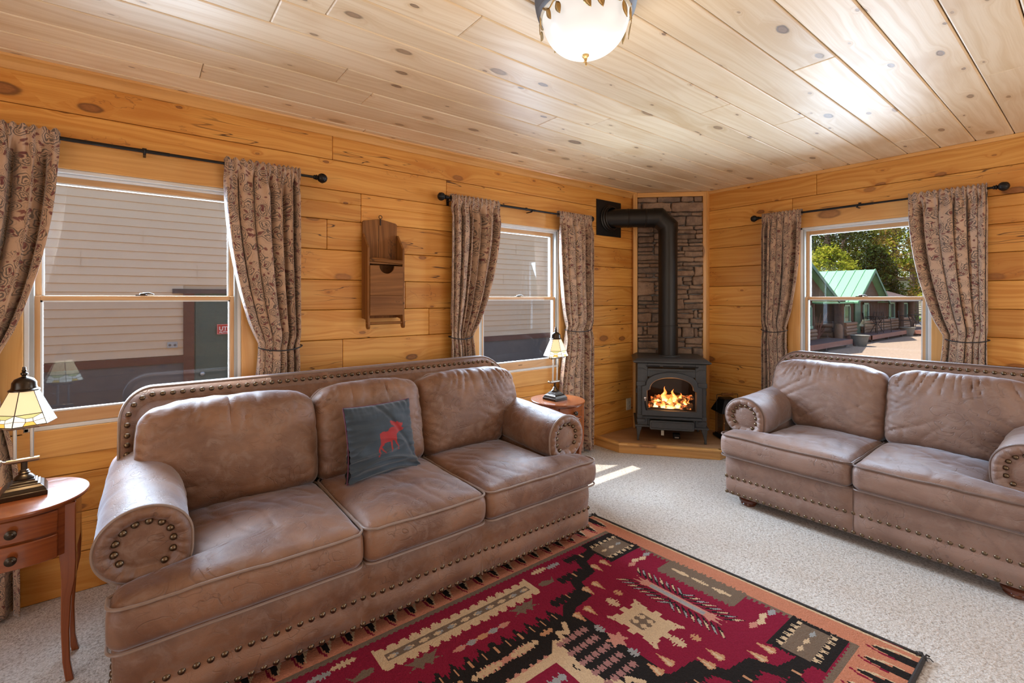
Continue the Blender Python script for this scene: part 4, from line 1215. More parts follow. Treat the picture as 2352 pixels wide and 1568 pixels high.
# firebox
mb = MB(); mb.box(-.275, .015, .262, .275, .40, .27); mb.box(-.27, .36, .26, .27, .40, .67); mb.build('firebox_lining', M['dark'], st, smooth=False)
random.seed(31)
for k, (a, b, r_) in enumerate([((-.19, .10, .305), (.02, .09, .32), .034), ((-.05, .07, .31), (.19, .13, .30), .036), ((-.16, .20, .33), (.16, .22, .345), .04), ((-.13, .12, .37), (.10, .18, .365), .03), ((.06, .10, .34), (.20, .20, .37), .028)]):
    mb = MB(); n = 14; pth = [tuple(a[i]+(b[i]-a[i])*j/n+.006*NZ(j*.4, k, i) for i in range(3)) for j in range(n+1)]
    mb.tube(pth, [r_*(.85+.35*NZ(j*.6, k*3, 1)) for j in range(n+1)], 12); mb.build('burning_log', M['ember'], st, angle=60)
for k, (x, y, h, w_) in enumerate([(-.045,.10,.19,.034),(.035,.12,.165,.034),(-.10,.12,.11,.04),(.09,.13,.13,.028),(-.005,.07,.11,.035),(.13,.10,.09,.02),(-.13,.08,.06,.03),(.06,.07,.07,.03),(-.06,.06,.06,.035),(.0,.05,.05,.05),(.155,.12,.07,.015)]):
    mb = MB(); L = []; n = 18
    for j in range(n+1):
        t_ = j/n; r_ = w_*(sin(pi*min(1, .25+t_*.75))**.8)*(1-t_)**.35+.0005; l = []
        ox = x+.022*NZ(t_*3, k*2, 0)*t_*2; oy = y+.012*NZ(t_*3, k*2, 9)*t_*2
        for q in range(14):
            a = 2*pi*q/14; rr = r_*(1+.35*NZ(cos(a), sin(a)+k, t_*4))
            l.append((ox+rr*cos(a), oy+rr*.55*sin(a), .29+h*t_))
        L.append(l)
    mb.loops(L); mb.build('flame', M['flame'], st, angle=180)
L_ = bpy.data.lights.new('fire_glow', 'POINT'); L_.color = (1, .42, .12); L_.energy = 3.; L_.shadow_soft_size = .06
lo = bpy.data.objects.new('fire_glow', L_); COL.objects.link(lo); lo.parent = st; lo.location = (0, .1, .42)
# tag hanging below drawer
mb = MB(); mb.box(-.085, .03, .045, -.06, .031, .09); mb.tube([(-.075,.03,.09),(-.08,.03,.115)], .001, 4); mb.build('hanging_tag', M['ivory'], st, smooth=False)
tg = thing('control_box', 'small black control box on the hearth beneath the wood stove', 'control box', (3.75+.059*.63+.13*.7766, 2.446-.059*.7766+.13*.63, HZ), SA)
mb = MB(); mb.box(-.03, -.03, 0, .03, .03, .042); mb.build('housing', M['iron'], tg, smooth=False, bevel=.003)
mb = MB(); mb.box(-.018, -.033, .008, .018, -.03, .018); mb.build('label_strip', M['silver'], tg, smooth=False)

# ------------------------------------------------------------------ stove pipe
pp = thing('stovepipe', 'matte black stovepipe rising from the wood stove and elbowing into the left wall', 'stovepipe', (3.936, 2.603, 0))
PZ = 2.148; r_ = .087
def seg(name, z0, z1, r): 
    m_ = MB(); m_.lathe([(r, z0), (r, z1-.02), (r+.002, z1-.018), (r+.002, z1-.010), (r, z1-.008), (r, z1)], seg=36, caps=False); m_.build(name, M['pipe'], pp)
seg('lower_section', HZ+.748, 1.135, r_+.0035); seg('upper_section', 1.10, 2.03, r_)
# elbow to the direction (-.707,.707)
d = Vector((-.7071, .7071, 0)); path = []
mb = MB()
e0 = Vector((0, 0, 2.03)); 
pts = [(0, 2.005), (0, 2.062), (.086, PZ), (.14, PZ)]
L = []; tang = [(0,1), (.38,.92), (.92,.38), (1,0)]
for (h_, z_), (tx, tz) in zip(pts, tang):
    l = []; T_ = Vector((d.x*tx, d.y*tx, tz)).normalized(); side = Vector((-d.y, d.x, 0)); up_ = T_.cross(side)
    rr = r_+.004
    for k in range(36):
        a = 2*pi*k/36; p = Vector((d.x*h_, d.y*h_, z_))+side*rr*cos(a)+up_*rr*sin(a)*(1.08 if tx*tz else 1); l.append(tuple(p))
    L.append(l)
mb.loops(L); mb.build('elbow', M['pipe'], pp, angle=18)
def hseg(name, h0, h1, r, beads=(), mitre=False):
    m_ = MB(); L = []; side = Vector((-d.y, d.x, 0)); up_ = Vector((0, 0, 1)); hs = [(h0, r)]
    for b_ in beads: hs += [(b_-.006, r), (b_-.002, r+.003), (b_+.004, r+.003), (b_+.008, r)]
    hs.append((h1, r))
    for h_, q in hs: L.append([tuple(Vector((d.x*h_, d.y*h_, PZ))+side*q*cos(2*pi*k/36)+up_*q*sin(2*pi*k/36)) for k in range(36)])
    if mitre:
        L[-1] = []
        for k in range(36):
            o_ = side*r*cos(2*pi*k/36); hh = (YL-2.603-.012-o_.y)/d.y
            L[-1].append(tuple(Vector((d.x*hh, d.y*hh, PZ))+o_+up_*r*sin(2*pi*k/36)))
    m_.loops(L, capa=True, capb=True); m_.build(name, M['pipe'], pp)
hseg('horizontal_section', .12, .36, r_, (.21,)); hseg('horizontal_end', .34, .545, r_+.002, (.37,), True)
mb = MB(); mb.box(3.549-.178-3.936, YL-2.603-.008, PZ-.17, 3.549+.178-3.936, YL-2.603-.001, PZ+.17); mb.build('wall_plate', M['iron'], pp, smooth=False, bevel=.002)
mb = MB(); mb.lathe([(.125,-.008),(.128,-.016),(.118,-.024),(.118,-.036),(.108,-.042),(.106,-.056),(.10,-.06),(.095,-.05)], (3.549-3.936, YL-2.603, PZ), 40, axis='y', caps=False); mb.build('collar_ring', M['pipe'], pp)

# ------------------------------------------------------------------ lantern on the hearth
ln = thing('lantern', 'black metal lantern with wooden carrying grip, on the hearth behind the loveseat arm', 'lantern', (4.285, 2.205, HZ), radians(-35))
mb = MB(); mb.box(-.095, -.095, 0, .095, .095, .022); mb.box(-.08, -.08, .022, .08, .08, .035); mb.build('base', M['iron'], ln, smooth=False, bevel=.003)
for sx in (-1, 1):
    for sy in (-1, 1):
        mb = MB(); mb.box(sx*.07-.007, sy*.07-.007, .035, sx*.07+.007, sy*.07+.007, .24, axis=2); mb.build('corner_post', M['oldwood'], ln, smooth=False)
for a in range(4):
    mb = MB(); mb.box(-.063, -.0712, .037, .063, -.0695, .238); mb.build('pane', M['glass'], ln, smooth=False, rot=(0, 0, a*pi/2))
mb = MB(); mb.loops([[(sx*w_, sy*w_, z) for sx, sy in ((-1,-1),(1,-1),(1,1),(-1,1))] for w_, z in [(.09,.24),(.105,.238),(.105,.246),(.06,.35),(.062,.36),(.05,.368)]], capa=True, capb=True); mb.build('roof', M['iron'], ln, smooth=False, bevel=.002)
mb = MB(); mb.tube([(-.10, 0, .245), (-.10, 0, .395), (-.098, 0, .40), (.098, 0, .40), (.10, 0, .395), (.10, 0, .245)], .0025, 6); hn = mb.build('handle', M['iron'], ln)
mb = MB(); mb.lathe([(.006,-.06),(.012,-.055),(.013,-.045),(.008,-.04),(.012,-.03),(.014,-.0),(.012,.03),(.008,.04),(.013,.045),(.012,.055),(.006,.06)], (0, 0, .40), 16, axis='x'); mb.build('grip', M['oldwood'], hn)
mb = MB(); mb.sphere((-.07, -.079, .15), .006, 10); mb.build('door_knob', M['gold'], ln)

# ------------------------------------------------------------------ oval end tables
def table(label, loc, ax, by, TZ, group=None):
    t = thing('end_table', label, 'side table', loc)
    mb = MB(); prof = [(0, TZ-.02), (.90, TZ-.02), (.955, TZ-.018), (.975, TZ-.014), (.985, TZ-.010), (1., TZ-.006), (.998, TZ-.002), (.985, TZ), (0, TZ)]
    L = [[(ax*q*cos(2*pi*k/72), by*q*sin(2*pi*k/72), z) for k in range(72)] for q, z in prof]
    mb.loops(L, uvf=lambda p: (p[0]+p[2], p[1])); mb.build('table_top', M['cherry'], t)
    bx, byy = ax*.83, by*.80; zb, zt = TZ-.20, TZ-.02
    def front(x): return -byy*sqrt(max(0, 1-(x/(ax*1.06))**2))
    def front2(x, d_): return front(x)-d_
    leg = .03; xl = bx-.005
    # case: back + sides + rails following the curve
    mb = MB(); xs_ = [-bx+2*bx*i/24 for i in range(25)]
    P = [(x, front(x)+.012) for x in xs_]+[(x, -front(x)-.004) for x in reversed(xs_)]
    mb.prism(P, zb+.004, zt, plane='xy', uvf=lambda p: (p[0]+p[1], p[2])); mb.build('case', M['cherry'], t, angle=40)
    for i, (z0, z1) in enumerate([(zb+.006, zb+.088), (zb+.096, zt-.008)]):
        xs2 = [-xl+leg+.010+2*(xl-leg-.010)*j/24 for j in range(25)]
        mb = MB(); P = [(x, front2(x, .003)) for x in xs2]+[(x, front(x)+.02) for x in reversed(xs2)]
        mb.prism(P, z0, z1, plane='xy', uvf=lambda p: (p[0], p[2]+p[1]*.2)); dw = mb.build('drawer', M['cherry'], t, bevel=.003, angle=40)
        mb = MB(); mb.lathe([(.0045,0),(.005,-.012),(.012,-.014),(.0155,-.019),(.015,-.024),(.009,-.026),(.0085,-.028),(.004,-.03),(0,-.03)], (0, front(0)-.002, (z0+z1)/2), 20, axis='y'); mb.build('knob', M['bronze'], dw)
    for sx in (-1, 1):
        for sy in (-1, 1):
            mb = MB(); L = []
            yl_ = -sy*0
            cy = sy*(byy*sqrt(max(0, 1-(xl/(ax*1.06))**2)))
            for z, w_, dx in [(TZ-.02, .03, 0), (zb+.01, .03, .001), (zb-.03, .028, .003), (zb-.10, .024, .002), (.30, .018, -.006), (.18, .0145, -.010), (.07, .0135, -.007), (.02, .014, .0), (0, .0145, .004)]:
                cx_ = sx*(xl-.012+dx); c2 = cy-sy*.010+sy*dx*.8
                L.append([(cx_-sx*w_, c2+sy*w_*.55, z), (cx_+sx*w_*.55, c2+sy*w_*.55, z), (cx_+sx*w_*.55, c2-sy*w_, z), (cx_-sx*w_, c2-sy*w_, z)])
            mb.loops(L, capa=True, capb=True, uvf=lambda p: (p[2], p[0]+p[1])); mb.build('leg', M['cherry'], t, angle=40, bevel=.003)
    return t
TZ = .664
table('round cherry wood end table with two drawers, left of the long sofa', (-.338, 2.43, 0), .185, .20, TZ)
table('round cherry wood end table between the sofa arm and the middle window curtain', (2.325, 2.428, 0), .185, .20, TZ)

# ------------------------------------------------------------------ stained glass lamps
def lamp(label, loc, rz, arm, tilt=0):
    t = thing('table_lamp', label, 'lamp', loc, rz)
    mb = MB(); b_ = .062
    prof = [(b_, 0), (b_, .016), (b_-.003, .018), (b_-.004, .022), (b_-.010, .032), (b_-.018, .038), (b_-.019, .042), (b_-.026, .043), (b_-.027, .050), (b_-.033, .051), (b_-.034, .057)]
    mb.loops([[(sx*q, sy*q, z) for sx, sy in ((-1,-1),(1,-1),(1,1),(-1,1))] for q, z in prof], capa=True, capb=True); mb.build('base', M['bronze'], t, smooth=False, bevel=.0015)
    mb = MB(); mb.lathe([(.027,.057),(.028,.062),(.022,.07),(.015,.075),(.0165,.08),(.012,.084),(.0125,.088),(.009,.09),(.009,.118)], seg=24); mb.build('stem', M['bronze'], t)
    z1 = .124; z2 = z1+arm
    o_ = arm*sin(tilt)
    def bar(z, dx, name):
        m_ = MB(); m_.cyl((-.045+dx, 0, z), (.04+dx, 0, z), .0085, 14); m_.cyl((-.045+dx, 0, z), (-.058+dx, -.0, z+.004), .004); m_.sphere((-.062+dx, 0, z+.005), .008); m_.build(name, M['pewter'], t)
    bar(z1, 0, 'lower_crossbar')
    bar(z2, o_, 'upper_crossbar')
    for x in (-.024, .02):
        mb = MB(); mb.cyl((x, 0, z1), (x+o_, 0, z2), .0055, 12); mb.build('support_rod', M['silver'], t)
    zs = z2+.012
    mb = MB(); mb.lathe([(.006, -.02), (.007, 0), (.016, .03), (.018, .05)], (o_, 0, zs), 16); mb.build('socket', M['bronze'], t)
    mb = MB(); mb.lathe([(.010, .03), (.022, .045), (.028, .065), (.024, .085), (.010, .1)], (o_, 0, zs-.015), 18); mb.build('bulb', M['bulb'], t)
    # shade: six panels
    R0, R1, za, zb_, zc = .036, .088, zs+.125, zs+.03, zs+.003
    def P(r, z, k, f=0.):
        a0, a1 = radians(60*k+12), radians(60*(k+1)+12)
        x = cos(a0)*(1-f)+cos(a1)*f; y = sin(a0)*(1-f)+sin(a1)*f
        return (o_+r*x, r*y, z)
    sh = bpy.data.objects.new('shade', None); COL.objects.link(sh); sh.parent = t
    zm_ = zb_+.012; Rm = R1-.008
    Rr = lambda z: R0+(R1-R0)*(za-z)/(za-zc)
    for k in range(6):
        mb = MB()
        mb.add([P(Rr(zm_), zm_, k), P(Rr(zm_), zm_, k, 1), P(R0, za, k, 1), P(R0, za, k)], [(0,1,2,3)], 0)
        q = [(0, zc), (.5, zc-.002), (1, zc), (1, zm_), (0, zm_)]
        z_mid = (zc+zm_)/2
        pat = [([(0,zm_),(.5,zm_),(1,zm_),(.62,z_mid+.006),(.38,z_mid+.006)], 2), ([(0,zm_),(.38,z_mid+.006),(.38,z_mid-.006),(0,z_mid)], 3), ([(1,zm_),(1,z_mid),(.62,z_mid-.006),(.62,z_mid+.006)], 3), ([(.38,z_mid+.006),(.62,z_mid+.006),(.62,z_mid-.006),(.38,z_mid-.006)], 3), ([(0,z_mid),(.38,z_mid-.006),(.3,zc),(0,zc)], 3), ([(1,z_mid),(1,zc),(.7,zc),(.62,z_mid-.006)], 3), ([(.38,z_mid-.006),(.62,z_mid-.006),(.7,zc),(.3,zc)], 1)]
        for pl, mi in pat: mb.add([P(Rr(z), z, k, f) for f, z in pl], [list(range(len(pl)))], mi)
        po_ = mb.build('panel', [M['shade'], M['shade_amber'], M['shade_green'], M['shade_white']], sh, smooth=False, solid=.002)
    mb = MB()
    for k in range(6):
        mb.cyl(P(R1, zc, k), P(R0, za, k), .0016, 6); mb.cyl(P(R1, zc, k), P(R1, zc, k, 1), .0016, 6); mb.cyl(P(Rr(zm_)+.001, zm_, k), P(Rr(zm_)+.001, zm_, k, 1), .0013, 6)
        z_mid = (zc+zm_)/2
        for (fa, z_a), (fb_, z_b) in [((0,zm_),(.38,z_mid+.006)),((.38,z_mid+.006),(.62,z_mid+.006)),((.62,z_mid+.006),(1,zm_)),((0,z_mid),(.38,z_mid-.006)),((.38,z_mid-.006),(.62,z_mid-.006)),((.62,z_mid-.006),(1,z_mid)),((.38,z_mid+.006),(.38,z_mid-.006)),((.62,z_mid+.006),(.62,z_mid-.006)),((.38,z_mid-.006),(.3,zc)),((.62,z_mid-.006),(.7,zc))]:
            mb.cyl(P(Rr(z_a)+.001, z_a, k, fa), P(Rr(z_b)+.001, z_b, k, fb_), .0009, 5)
    mb.build('lead_lines', M['lead'], sh)
    mb = MB(); mb.lathe([(.043, -.004), (.042, .0), (.036, .004), (.034, .01), (.033, .026), (.026, .038), (.012, .045), (.007, .047), (.006, .05), (.010, .055), (.010, .06), (.005, .064), (.0075, .068), (.005, .072), (.005, .082), (0, .083)], (o_, 0, za), 28); mb.build('cap', M['bronze'], sh)
    l = bpy.data.lights.new('lamp_light', 'POINT'); l.color = (1, .78, .5); l.energy = 5.; l.shadow_soft_size = .03
    lo = bpy.data.objects.new('lamp_light', l); COL.objects.link(lo); lo.parent = t; lo.location = (o_, 0, zs+.028)
    return t
lamp('bronze lamp with stained glass shade on the end table left of the long sofa', (-.335, 2.462, TZ), radians(6), .122)
lamp('bronze lamp with stained glass shade on the end table by the middle window', (2.31, 2.44, TZ), radians(4), .17, .05)

# ------------------------------------------------------------------ ceiling light
ch = thing('ceiling_light', 'flush ceiling light with white glass bowl, grey ribbed rim and gilded leaves', 'ceiling light', (1.208, 1.123, CEIL))
mb = MB(); pr = [(.10, 0), (.165, -.004)]
for i in range(7):
    z = -.01-.0105*i; r0 = .172-.0009*i*i*.3; pr += [(r0+.003, z), (r0+.0045, z-.004), (r0-.001, z-.008)]
pr += [(.155, -.088), (.150, -.08)]
mb.lathe(pr, seg=64, caps=False); mb.build('ribbed_rim', M['grey_metal'], ch)
mb = MB(); mb.lathe([(.158, -.078), (.156, -.088), (.150, -.094), (.146, -.09)], seg=64, caps=False); mb.build('inner_ring', M['ivory'], ch)
mb = MB(); mb.lathe([(.149*cos(a)**.85 if a < 1.5 else .0, -.085-.135*sin(a)) for a in [pi/2*i/22 for i in range(23)]], seg=64, caps=False); mb.build('glass_bowl', M['bowl'], ch, angle=180)
mb = MB(); mb.lathe([(.0125, -.214), (.0135, -.218), (.0115, -.221), (.0125, -.224), (.0095, -.229), (.006, -.232), (.0055, -.238)], seg=20)
mb.tube([(0, 0, -.232), (.001, 0, -.242), (-.007, 0, -.247)], .0032, 8); mb.tube([(0, 0, -.236), (.005, .002, -.246), (.005, .002, -.254)], .0032, 8); mb.build('finial', M['gold'], ch)
random.seed(5)
def bowlpt(th, a): return (.151*cos(a)**.85*cos(th), .151*cos(a)**.85*sin(th), -.083-.137*sin(a))
for k in range(7):
    th0 = radians(k*360/7-150)
    mb = MB(); pth = []
    for j in range(12):
        q = j/11; th = th0+.62*q; a = .06+.12*sin(q*5+k); p = bowlpt(th, max(.0, a)); pth.append((p[0]*1.035, p[1]*1.035, p[2]))
    mb.tube(pth, [.0035*(1-.4*j/11) for j in range(12)], 6)
    br = mb.build('vine', M['gold'], ch)
    for (q, da, sz_) in [(.3, 1, .034), (.8, .6, .03)]:
        th = th0+.62*q; a0 = .12; p0 = Vector(bowlpt(th, a0))*1.04; p1 = Vector(bowlpt(th+.12*da, a0+.24))*1.05
        ax_ = (p1-p0); l = ax_.length; ax_.normalize(); nrm = Vector((p0.x, p0.y, -.03)).normalized(); sd = ax_.cross(nrm).normalized()
        mb = MB(); n = 8; row = []
        V = []; 
        for j in range(n+1):
            t_ = j/n; w_ = .012*sin(pi*t_**.8)**.9
            c = p0+ax_*sz_*1.5*t_+nrm*(.004+.006*t_)
            V += [tuple(c-sd*w_-nrm*.002), tuple(c), tuple(c+sd*w_-nrm*.002)]
        mb.add(V, [(3*j, 3*j+1, 3*j+4, 3*j+3) for j in range(n)]+[(3*j+1, 3*j+2, 3*j+5, 3*j+4) for j in range(n)])
        mb.build('leaf', M['gold'], ch, solid=.0012, angle=180)
l = bpy.data.lights.new('ceiling_lamp_light', 'POINT'); l.color = (1, .88, .72); l.energy = 6.; l.shadow_soft_size = .12
lo = bpy.data.objects.new('ceiling_lamp_light', l); COL.objects.link(lo); lo.parent = ch; lo.location = (0, 0, -.36)

# ------------------------------------------------------------------ wooden wall box (candle box)
wb = thing('wall_box', 'aged brown wooden wall box with a half-round cut, hanging on the left wall', 'wall box', (1.24, YL-.006, 0))
hw = .118
mb = MB(); mb.prism([(-hw, 1.25), (hw, 1.25), (hw, 1.875), (hw-.01, 1.882), (0, 1.902), (-hw+.01, 1.882), (-hw, 1.872)], -.016, 0, uvf=lambda p: (p[2], p[0]+3)); mb.build('back_panel', M['oldwood'], wb, smooth=False, bevel=.002)
sp = [(0, 1.24), (-.085, 1.235), (-.115, 1.215), (-.115, 1.19), (-.095, 1.185), (-.075, 1.20)]
for s_ in (-1, 1):
    P = [(-.016, 1.255), (-.016, 1.80), (-.028, 1.80), (-.118, 1.70), (-.118, 1.265), (-.124, 1.225), (-.128, 1.20), (-.118, 1.186), (-.10, 1.186), (-.086, 1.20), (-.082, 1.245)]
    mb = MB(); mb.prism(P, s_*hw-.007, s_*hw+.007, plane='yz', uvf=lambda p: (p[2]+s_, p[1]+1)); mb.build('side_panel', M['oldwood'], wb, smooth=False, bevel=.002)
mb = MB(); n = 14
P = [(-hw+.007, 1.40), (hw-.007, 1.40), (hw-.007, 1.588)]+[(.05*cos(pi*i/n), 1.588-.05*sin(pi*i/n)) for i in range(n+1)]+[(-hw+.007, 1.588)]
mb.prism(P, -.126, -.114, uvf=lambda p: (p[0]+5, p[2])); mb.build('upper_front', M['oldwood'], wb, smooth=False, bevel=.0015)
mb = MB(); mb.box(-hw+.007, -.124, 1.272, hw-.007, -.112, 1.399, axis=0); mb.build('drawer_front', M['oldwood'], wb, smooth=False, bevel=.002)
mb = MB(); mb.box(-hw+.007, -.112, 1.27, hw-.007, -.016, 1.28, axis=0); mb.build('bottom', M['oldwood'], wb, smooth=False)
mb = MB(); mb.tube([(-hw+.007+.11*0, -.112, 1.626), (-.03, -.113, 1.624), (.04, -.112, 1.618), (hw-.008, -.112, 1.616)], [.012, .015, .013, .014], 8); mb.build('shelf_rail', M['oldwood'], wb)
mb = MB(); mb.box(-hw+.007, -.11, 1.60, hw-.007, -.016, 1.612, axis=0); mb.build('shelf', M['oldwood'], wb, smooth=False)
mb = MB(); mb.cyl((-hw-.012, -.108, 1.222), (hw+.012, -.108, 1.222), .009, 12); mb.build('dowel', M['oldwood'], wb)
mb = MB(); mb.tube([(.0+.011*cos(a), -.02, 1.914+.011*sin(a)) for a in [2*pi*k/20 for k in range(20)]], .0022, 6, True); mb.box(-.003, -.022, 1.86, .003, -.017, 1.905); mb.build('hanging_ring', M['iron'], wb)
mb = MB(); mb.box(-.0035-.008, -.0168, 1.64, -.0035-.006, -.0158, 1.86); mb.build('split_crack', M['dark'], wb, smooth=False)
# ------------------------------------------------------------------ outdoors
GZ = -.35
M['siding'] = simple('tan_siding', (.60,.455,.31), .6, 0, .04, 3)
M['siding_far'] = simple('cream_siding', (.42,.35,.29), .6, 0, .04, 3)
M['brown_trim'] = simple('brown_paint', (.105,.035,.022), .55, 0, .15, 8)
M['dark_trim'] = simple('dark_brown_paint', (.07,.045,.04), .6, 0, .15, 8)
M['skirt'] = simple('grey_skirting', (.11,.10,.095), .8, 0, .15, 8)
M['green_paint'] = simple('green_door_paint', (.055,.10,.085), .5, 0, .1, 5)
M['roof_green'] = simple('green_metal_roof', (.13,.33,.165), .45, 0, .05, 2)
M['green_trim'] = simple('dark_green_trim', (.02,.09,.045), .5, 0, .1, 5)
M['pale_green'] = simple('pale_green_trim', (.22,.36,.24), .6, 0, .1, 5)
M['cabin'] = simple('cabin_boards', (.085,.045,.026), .85, 0, .35, 6)
M['shingle'] = simple('gable_shingles', (.08,.05,.032), .9, 0, .7, 14)
M['log'] = simple('cabin_log', (.25,.13,.07), .75, 0, .3, 9)
M['deck'] = simple('deck_boards', (.12,.07,.06), .7, 0, .25, 9)
M['deck_red'] = simple('deck_fascia', (.30,.125,.085), .7, 0, .2, 9)
M['pot'] = simple('stone_planter', (.16,.15,.125), .8, 0, .25, 20)
M['darkglass'] = simple('dark_window', (.03,.05,.045), .15, 0, .1)
M['grass'] = simple('grass_green', (.07,.16,.02), .9, 0, .3, 20)
M['asphalt'] = simple('pale_road', (.28,.25,.23), .9, 0, .1, 5)
M['curb'] = simple('yellow_paint', (.5,.32,.04), .7, 0, .1)
M['bark'] = simple('tree_bark', (.09,.06,.04), .9, 0, .3, 10)
M['twig'] = simple('red_twig', (.42,.17,.12), .8)
def m_gravel():
    s = S('gravel'); o = s.obj(); n = s.noise(o, 22., 4, .7); n2 = s.noise(o, 1.3, 3)
    c = s.mix(s.step(n, .3, .7), (.16,.11,.075), (.33,.24,.17)); c = s.mix(s.m('MULTIPLY', n2, .4), c, (.30,.22,.155))
    s.bsdf(col=c, rough=.95, normal=s.bump(n, .4, .02)); return s.fin()
M['gravel'] = m_gravel()
def m_leaf(name, c1, c2):
    s = S(name); r = s.rnd(); c = s.mix(r, c1, c2)
    d = s.n('BsdfDiffuse', {'Color': c}); tr = s.n('BsdfTranslucent', {'Color': c})
    return s.fin(s.n('MixShader', {0: .45, 1: d.outputs[0], 2: tr.outputs[0]}).outputs[0])
M['leaf_y'] = m_leaf('sunlit_leaf', (.07,.11,.008), (.38,.37,.04))  # yellow-green of sunlit clumps: sunlight put into the leaf colour
M['leaf_d'] = m_leaf('conifer_needle', (.008,.02,.007), (.06,.085,.018))
M['leaf_o'] = m_leaf('sunlit_spruce_needle', (.09,.08,.015), (.44,.27,.07))  # orange-yellow sunlight on the spruce, painted into the needle colour

mb = MB(); mb.box(-40, -40, GZ-.3, 90, 60, GZ); mb.build('ground', M['gravel'], smooth=False, kind='structure')
o = bpy.data.objects['ground']
mb = MB(); mb.box(39.5, -20, GZ, 45, 40, GZ+.02); mb.build('road', M['asphalt'], smooth=False, kind='structure')
mb = MB(); mb.box(45, -20, GZ, 45.5, 40, GZ+.10); mb.build('curb', M['curb'], smooth=False, kind='structure')
mb = MB(); mb.box(46.5, -20, GZ, 90, 40, GZ+.03); mb.build('lawn', M['grass'], smooth=False, kind='structure')

# neighbour building seen through the left windows
nb = thing('neighbour_building', 'tan lap-sided building with brown skirting and green door, seen through the left windows', 'building', (0, 7.0, 0))
mb = MB(); prof = []; z = .69
for i in range(33):
    prof += [(-.012, z+.0005), (-.014, z+.003), (.0, z+.094)]; z += .095
ZT_ = z
mb.loops([[(x, y, zz) for y, zz in prof] for x in (-7., .408)], close=False)
mb.loops([[(x, y, zz) for y, zz in prof if zz > 1.49] for x in (.408, 1.62)], close=False)
mb.loops([[(x, y, zz) for y, zz in prof] for x in (1.62, 14.)], close=False)
# butt seams
for x, z0_ in [(.02,1.98),(-.52,1.70),(.55,1.60),(5.3,1.65),(5.6,2.2),(6.0,1.2)]: mb.box(x, -.0145, z0_, x+.002, -.008, z0_+.19)
mb.box(-7, .01, GZ, 14, 4, ZT_)
mb.build('lap_siding', M['siding'], nb, smooth=False)
for (a, b) in [(-7, .408), (1.62, 14)]:
    mb = MB(); mb.box(a, -.035, .60, b, .0, .688, axis=0); mb.build('water_table', M['brown_trim'], nb, smooth=False)
    mb = MB(); mb.box(a, -.02, GZ, b, .02, .60); mb.build('skirting', M['skirt'], nb, smooth=False)
mb = MB(); mb.box(.408, -.04, -.3, .518, .0, 1.44, axis=2); mb.box(1.46, -.04, -.3, 1.57, .0, 1.44, axis=2); mb.build('door_frame', M['brown_trim'], nb, smooth=False)
mb = MB(); mb.box(.30, -.05, 1.44, 1.68, .0, 1.495, axis=0); mb.build('door_header', M['dark_trim'], nb, smooth=False)
mb = MB(); mb.box(.518, -.01, -.28, 1.46, .02, 1.44); mb.box(.53, -.02, -.2, .57, -.01, 1.42); mb.box(1.41, -.02, -.2, 1.45, -.01, 1.42); dd = mb.build('door', M['green_paint'], nb, smooth=False)
mb = MB(); mb.sphere((.60, -.05, .45), .03); mb.build('door_knob', M['silver'], dd)
mb = MB(); mb.box(-7.4, -.45, ZT_, 14.4, 4.4, ZT_+.12); mb.build('eave', M['dark_trim'], nb, smooth=False)
ob = thing('outlet_box', 'small grey outdoor outlet cover on the tan siding outside', 'outlet', (.30, 6.98, .82))
mb = MB(); mb.box(-.05, -.02, -.034, .05, .004, .034); mb.build('cover', M['vinylg'], ob, smooth=False, bevel=.004)
for x in (-.025, .025):
    mb = MB(); mb.lathe([(0, 0), (.014, 0), (.013, -.006), (0, -.006)], (x, -.02, 0), 12, axis='y'); mb.build('flap', M['grey_metal'], ob)
# door sign
sg = thing('door_sign', 'small red sign with white lettering on the green door outside', 'sign', (.754, 6.965, .99))
M['sign_red'] = simple('sign_red', (.50,.04,.03), .5, 0, .04); M['sign_white'] = simple('sign_white', (.85,.82,.78), .5, 0, .02)
mb = MB(); mb.box(0, -.004, -.064, .29, .004, .064); mb.build('plate', M['sign_red'], sg, smooth=False)
mb = MB()
for b in [(.004,-.060,.286,-.058),(.004,.058,.286,.060),(.004,-.060,.006,.060),(.284,-.060,.286,.060)]: mb.box(b[0], -.0052, b[1], b[2], -.004, b[3])
mb.build('border', M['sign_white'], sg, smooth=False)
def text(body, size, loc, parent, m_, name):
    c = bpy.data.curves.new(name, 'FONT'); c.body = body; c.size = size; c.extrude = .0012; c.offset = size*.018
    o = bpy.data.objects.new(name, c); COL.objects.link(o)
    dg_ = bpy.context.evaluated_depsgraph_get(); me = bpy.data.meshes.new_from_object(o.evaluated_get(dg_)); bpy.data.objects.remove(o)
    me.materials.clear(); me.materials.append(m_)
    q = bpy.data.objects.new(name, me); COL.objects.link(q); q.parent = parent; q.location = loc; q.rotation_euler = (pi/2, 0, 0); return q
text('UTILITY', .068, (.022, -.0055, -.014), sg, M['sign_white'], 'large_lettering')
text('AUTHORIZED', .036, (.024, -.0055, -.048), sg, M['sign_white'], 'small_lettering')

